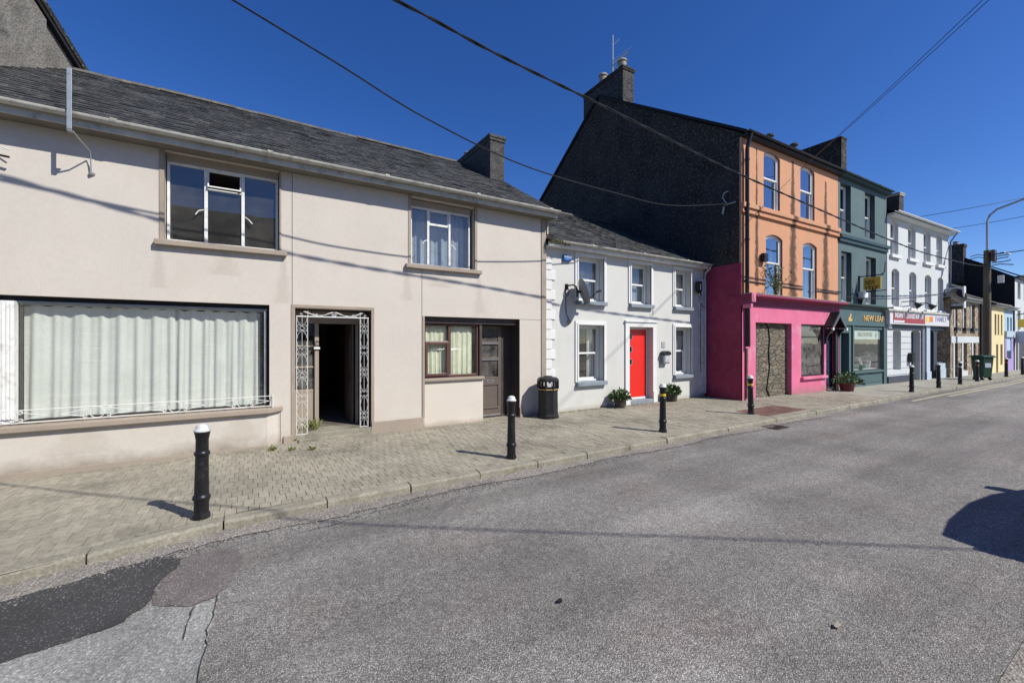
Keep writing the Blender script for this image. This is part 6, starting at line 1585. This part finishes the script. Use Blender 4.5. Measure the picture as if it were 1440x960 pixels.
# ---------------------------------------------------------------- weeds
def weed(x, y, label, h, n, seed, zg=0):
    u_, v_ = ground_px(x, y, zg); t_ = T('weed', label, 'weed', (u_, v_, zg+g(u_))); rnd = random.Random(seed); mb = MB()
    tuft(mb, 0, 0, 0, n, h*.8, h, rnd, .006); leafy(mb, 0, 0, .0, h*.7, h*.6, n//2, rnd, .045); t_.part('leaves', mb, leaf2); 
weed(383, 633, 'small grassy weed at the foot of the shop window wall', .07, 30, 1)
weed(410, 633, 'flat weed in the paving left of the open doorway step', .045, 30, 2)
weed(440, 632, 'bright green weed in the paving before the open doorway', .05, 34, 3)
weed(418, 620, 'weed growing from the corner of the doorway step', .13, 30, 4)
weed(438, 604, 'tall weed inside the open doorway beside the post', .22, 36, 5, .125)
mb = MB(); rnd = random.Random(77)
for i in range(520):
    a_ = rnd.uniform(787, 1050); 
    if a_ < 990: uu = ray(a_,480); k = (8.12-abs(rnd.gauss(0,.10)))/uu.y; x_, y_ = uu.x*k, 8.12-abs(rnd.gauss(0,.10))
    else: x_, y_ = rnd.uniform(10.6,12.0), 8.0-abs(rnd.gauss(0,.35))
    tuft(mb, x_, y_, -.006, 4, .022, .02, rnd, .005)
for i in range(420):
    x_ = rnd.uniform(-3.5,5.9); y_ = 8.0-abs(rnd.gauss(0,.10)) - (.13 if x_ < .3 else 0); tuft(mb, x_, y_, g(x_)-.008, 3, .02, .014, rnd, .005)
o = mb.build('pavement_moss', mossy); tag(o, 'dry moss and crumbs along the foot of the walls', 'moss', kind='stuff')
# litter scraps
def scrap(x, y, label, m, w, name='litter'):
    u_, v_ = ground_px(x, y, -.1); z = road_z(u_, v_); mb = MB(); rnd = random.Random(int(x))
    pts = [(w*math.cos(a)*rnd.uniform(.6,1.1), w*.6*math.sin(a)*rnd.uniform(.6,1.1), .012+rnd.uniform(0,.015)) for a in [k*PI/4 for k in range(8)]]
    mb.face(pts); mb.face([(p[0]*.9,p[1]*.9,p[2]-.008) for p in reversed(pts)]); o = mb.build(name, m); o.location = (u_, v_, z); tag(o, label, 'litter')
scrap(76, 791, 'crumpled white paper scrap in the gutter at the left', signwhite, .05, 'paper_scrap')
scrap(125, 783, 'orange-brown dead leaf in the gutter at the left', signorange, .025, 'dead_leaf')
scrap(787, 852, 'small black lump lying on the road in the lower middle', blackdull, .03, 'road_debris')
scrap(1178, 888, 'tan leaf lying flat on the road at the lower right', pot, .035, 'dead_leaf')
# drain grate
u_, v_ = ground_px(1097, 602, -.1)
t_ = T('drain_grate', 'rusty iron drain grate in the road below the pink corner kerb', 'drain', (u_, kv(u_)-.22, road_z(u_,4.7)+.004))
mb = MB(); frame_rect(mb, -.24, .24, -.16, .16, 0, 1, .03)
mb = MB(); mb.box(-.24,-.18,0,.24,-.15,.012); mb.box(-.24,.15,0,.24,.18,.012); mb.box(-.24,-.15,0,-.21,.15,.012); mb.box(.21,-.15,0,.24,.15,.012)
for k in range(7): mb.box(-.19+k*.06,-.149,0,-.165+k*.06,.149,.009)
t_.part('grate', mb, M('rusty_iron', (.06,.045,.04), rough=.7, var=.4, vs=20)); t_.part('pit', MB().box(-.209,-.149,-.02,.209,.149,.001), blackdull)

# ---------------------------------------------------------------- parked car just outside the frame (its shadow lies on the road)
car = T('parked_car', 'dark parked hatchback at the right kerb whose shadow falls on the road', 'car', (5.80,-.56,RZ+.01))
paint = M('car_paint_dark', (.03,.035,.05), rough=.25, var=.03, bump=0, coat=.6)
rub = M('tyre_rubber', (.02,.02,.02), rough=.85)
# stations: x, half width low, z bottom, z belt, half width belt, z roof, half width roof
ST = [(0.0,.66,.42,.80,.64,.82,.55),(.08,.80,.26,.95,.76,1.10,.58),(.35,.86,.22,.98,.82,1.44,.60),(.9,.88,.20,.98,.84,1.50,.62),(1.7,.88,.20,.97,.84,1.51,.63),(2.3,.88,.20,.95,.84,1.46,.61),(2.75,.88,.20,.93,.83,1.20,.60),(3.05,.87,.21,.91,.81,.96,.66),(3.6,.84,.24,.82,.78,.86,.60),(3.95,.76,.30,.70,.70,.74,.5),(4.05,.62,.40,.60,.58,.62,.45)]
mb = MB(); rings = []
for (x, wl, zb, zl, wb_, zr, wr) in ST:
    pr = [(-wl*.9,zb),(-wl,zb+.12),(-wl,zb+.35),(-wb_,zl),(-wr,zr-.06),(-wr*.8,zr),(0,zr+.015),(wr*.8,zr),(wr,zr-.06),(wb_,zl),(wl,zb+.35),(wl,zb+.12),(wl*.9,zb)]
    b = len(mb.v); mb.v += [(x,y,z) for y,z in pr]; rings.append((b,len(pr)))
for i in range(len(rings)-1):
    b, n = rings[i]; c, _ = rings[i+1]
    for k in range(n): l = (k+1) % n; mb.f.append((b+k,b+l,c+l,c+k)); mb.m.append(0)
mb.f.append(tuple(rings[0][0]+k for k in range(n))); mb.m.append(0); mb.f.append(tuple(rings[-1][0]+k for k in reversed(range(n)))); mb.m.append(0)
bd = car.part('body', mb, paint, smooth=True, recalc=True)
cg = M('car_glass', (.01,.012,.015), rough=.05, bump=0)
def ST_at(x):
    for p, q in zip(ST, ST[1:]):
        if p[0] <= x <= q[0]: t = (x-p[0])/(q[0]-p[0]); return [a+(b-a)*t for a, b in zip(p, q)]
for sg in (-1,1):
    for (xa, xb) in ((.35,.95),(1.0,1.65),(1.72,2.62)):
        A_, B_ = ST_at(xa), ST_at(xb); mb = MB(); e_ = .006
        pts = []
        for S_, f0, f1 in ((A_,.08,.85),(B_,.08,.85)):
            for f_ in (f0,f1): pts.append((S_[0], sg*((S_[4]+(S_[6]-S_[4])*f_)+e_), S_[3]+(S_[5]-.06-S_[3])*f_))
        mb.face([pts[0],pts[2],pts[3],pts[1]]); car.part('side_window', mb, cg)
    car.part('wing_mirror', MB().box(2.33,sg*.86,.93,2.50,sg*1.04,1.06), paint, bevel=.03)
    for x in (.78,3.28):
        w_ = car.part('wheel', MB().tube([(x,sg*.70,.31),(x,sg*.885,.31)], .315, 28), rub, bevel=.02); MB().tube([(x,sg*.80,.31),(x,sg*.892,.31)], .20, 20).build('rim', steel, w_)
    car.part('rear_light', MB().box(-.012,sg*.55,.72,.06,sg*.74,.98), maroon, bevel=.01); car.part('headlight', MB().box(3.93,sg*.48,.58,4.03,sg*.68,.70), signwhite, bevel=.01)
mb = MB(); mb.face([(.10,-.52,1.02),(.10,.52,1.02),(.30,.50,1.38),(.30,-.50,1.38)]); mb.xf(Matrix.Translation((-.035,0,.02))); car.part('rear_window', mb, cg)
mb = MB(); mb.face([(2.42,-.54,1.42),(2.42,.54,1.42),(3.0,.62,1.0),(3.0,-.62,1.0)]); mb.xf(Matrix.Translation((.02,0,.02))); car.part('windscreen', mb, cg)

# ---------------------------------------------------------------- distant tree at the end of the street
tt = T('distant_tree', 'green tree crown rising behind the far white building roof', 'tree', (52,11.5,0))
rnd = random.Random(19); mb = MB()
for k in range(26):
    cx_, cy_, cz_ = rnd.gauss(0,1.3), rnd.gauss(0,1.3), 6.2+rnd.gauss(0,1.1); leafy(mb, cx_, cy_, cz_-.5, .8, 1.0, 60, rnd, .28)
tt.part('crown', mb, leaf); tt.part('trunk', MB().tube([(0,0,-.3),(.1,0,3),(0,.1,6)], .28, 10, r2=.1), woodpole)

# ---------------------------------------------------------------- camera, light, sky
cam = bpy.data.cameras.new('camera'); co_ = bpy.data.objects.new('camera', cam); COL.objects.link(co_)
cam.sensor_width = 36; cam.sensor_fit = 'HORIZONTAL'; cam.lens = 36*F/1440; cam.clip_start = .05; cam.clip_end = 2000
co_.location = (0,0,CAMZ); co_.rotation_euler = (PI/2, 0, CA-PI/2); S.camera = co_
w = bpy.data.worlds.new('World'); S.world = w; w.use_nodes = True; nt = w.node_tree
sk = nt.nodes.new('ShaderNodeTexSky'); sk.sky_type = 'NISHITA'; sk.sun_disc = False
SV = Vector((674,-1122,1256)).normalized(); EL = math.asin(SV.z); AZ = math.atan2(SV.x, SV.y)
sk.sun_elevation = EL; sk.sun_rotation = AZ; sk.air_density = .85; sk.dust_density = .35; sk.ozone_density = 5.0; sk.altitude = 300
hs_ = nt.nodes.new('ShaderNodeHueSaturation'); hs_.inputs['Hue'].default_value = .514; hs_.inputs['Saturation'].default_value = 1.24; hs_.inputs['Value'].default_value = 1.0
nt.links.new(sk.outputs[0], hs_.inputs['Color']); nt.links.new(hs_.outputs[0], nt.nodes['Background'].inputs[0]); nt.nodes['Background'].inputs[1].default_value = .122
sd = bpy.data.lights.new('sun', 'SUN'); sd.energy = 5.0; sd.angle = R(.53); sd.color = (1,.965,.88); so = bpy.data.objects.new('sun', sd); COL.objects.link(so)
so.rotation_euler = SV.to_track_quat('Z','Y').to_euler(); so.location = (10,-15,20)
S.view_settings.view_transform = 'Standard'; S.view_settings.look = 'None'; S.view_settings.exposure = 0.18; S.view_settings.gamma = 1
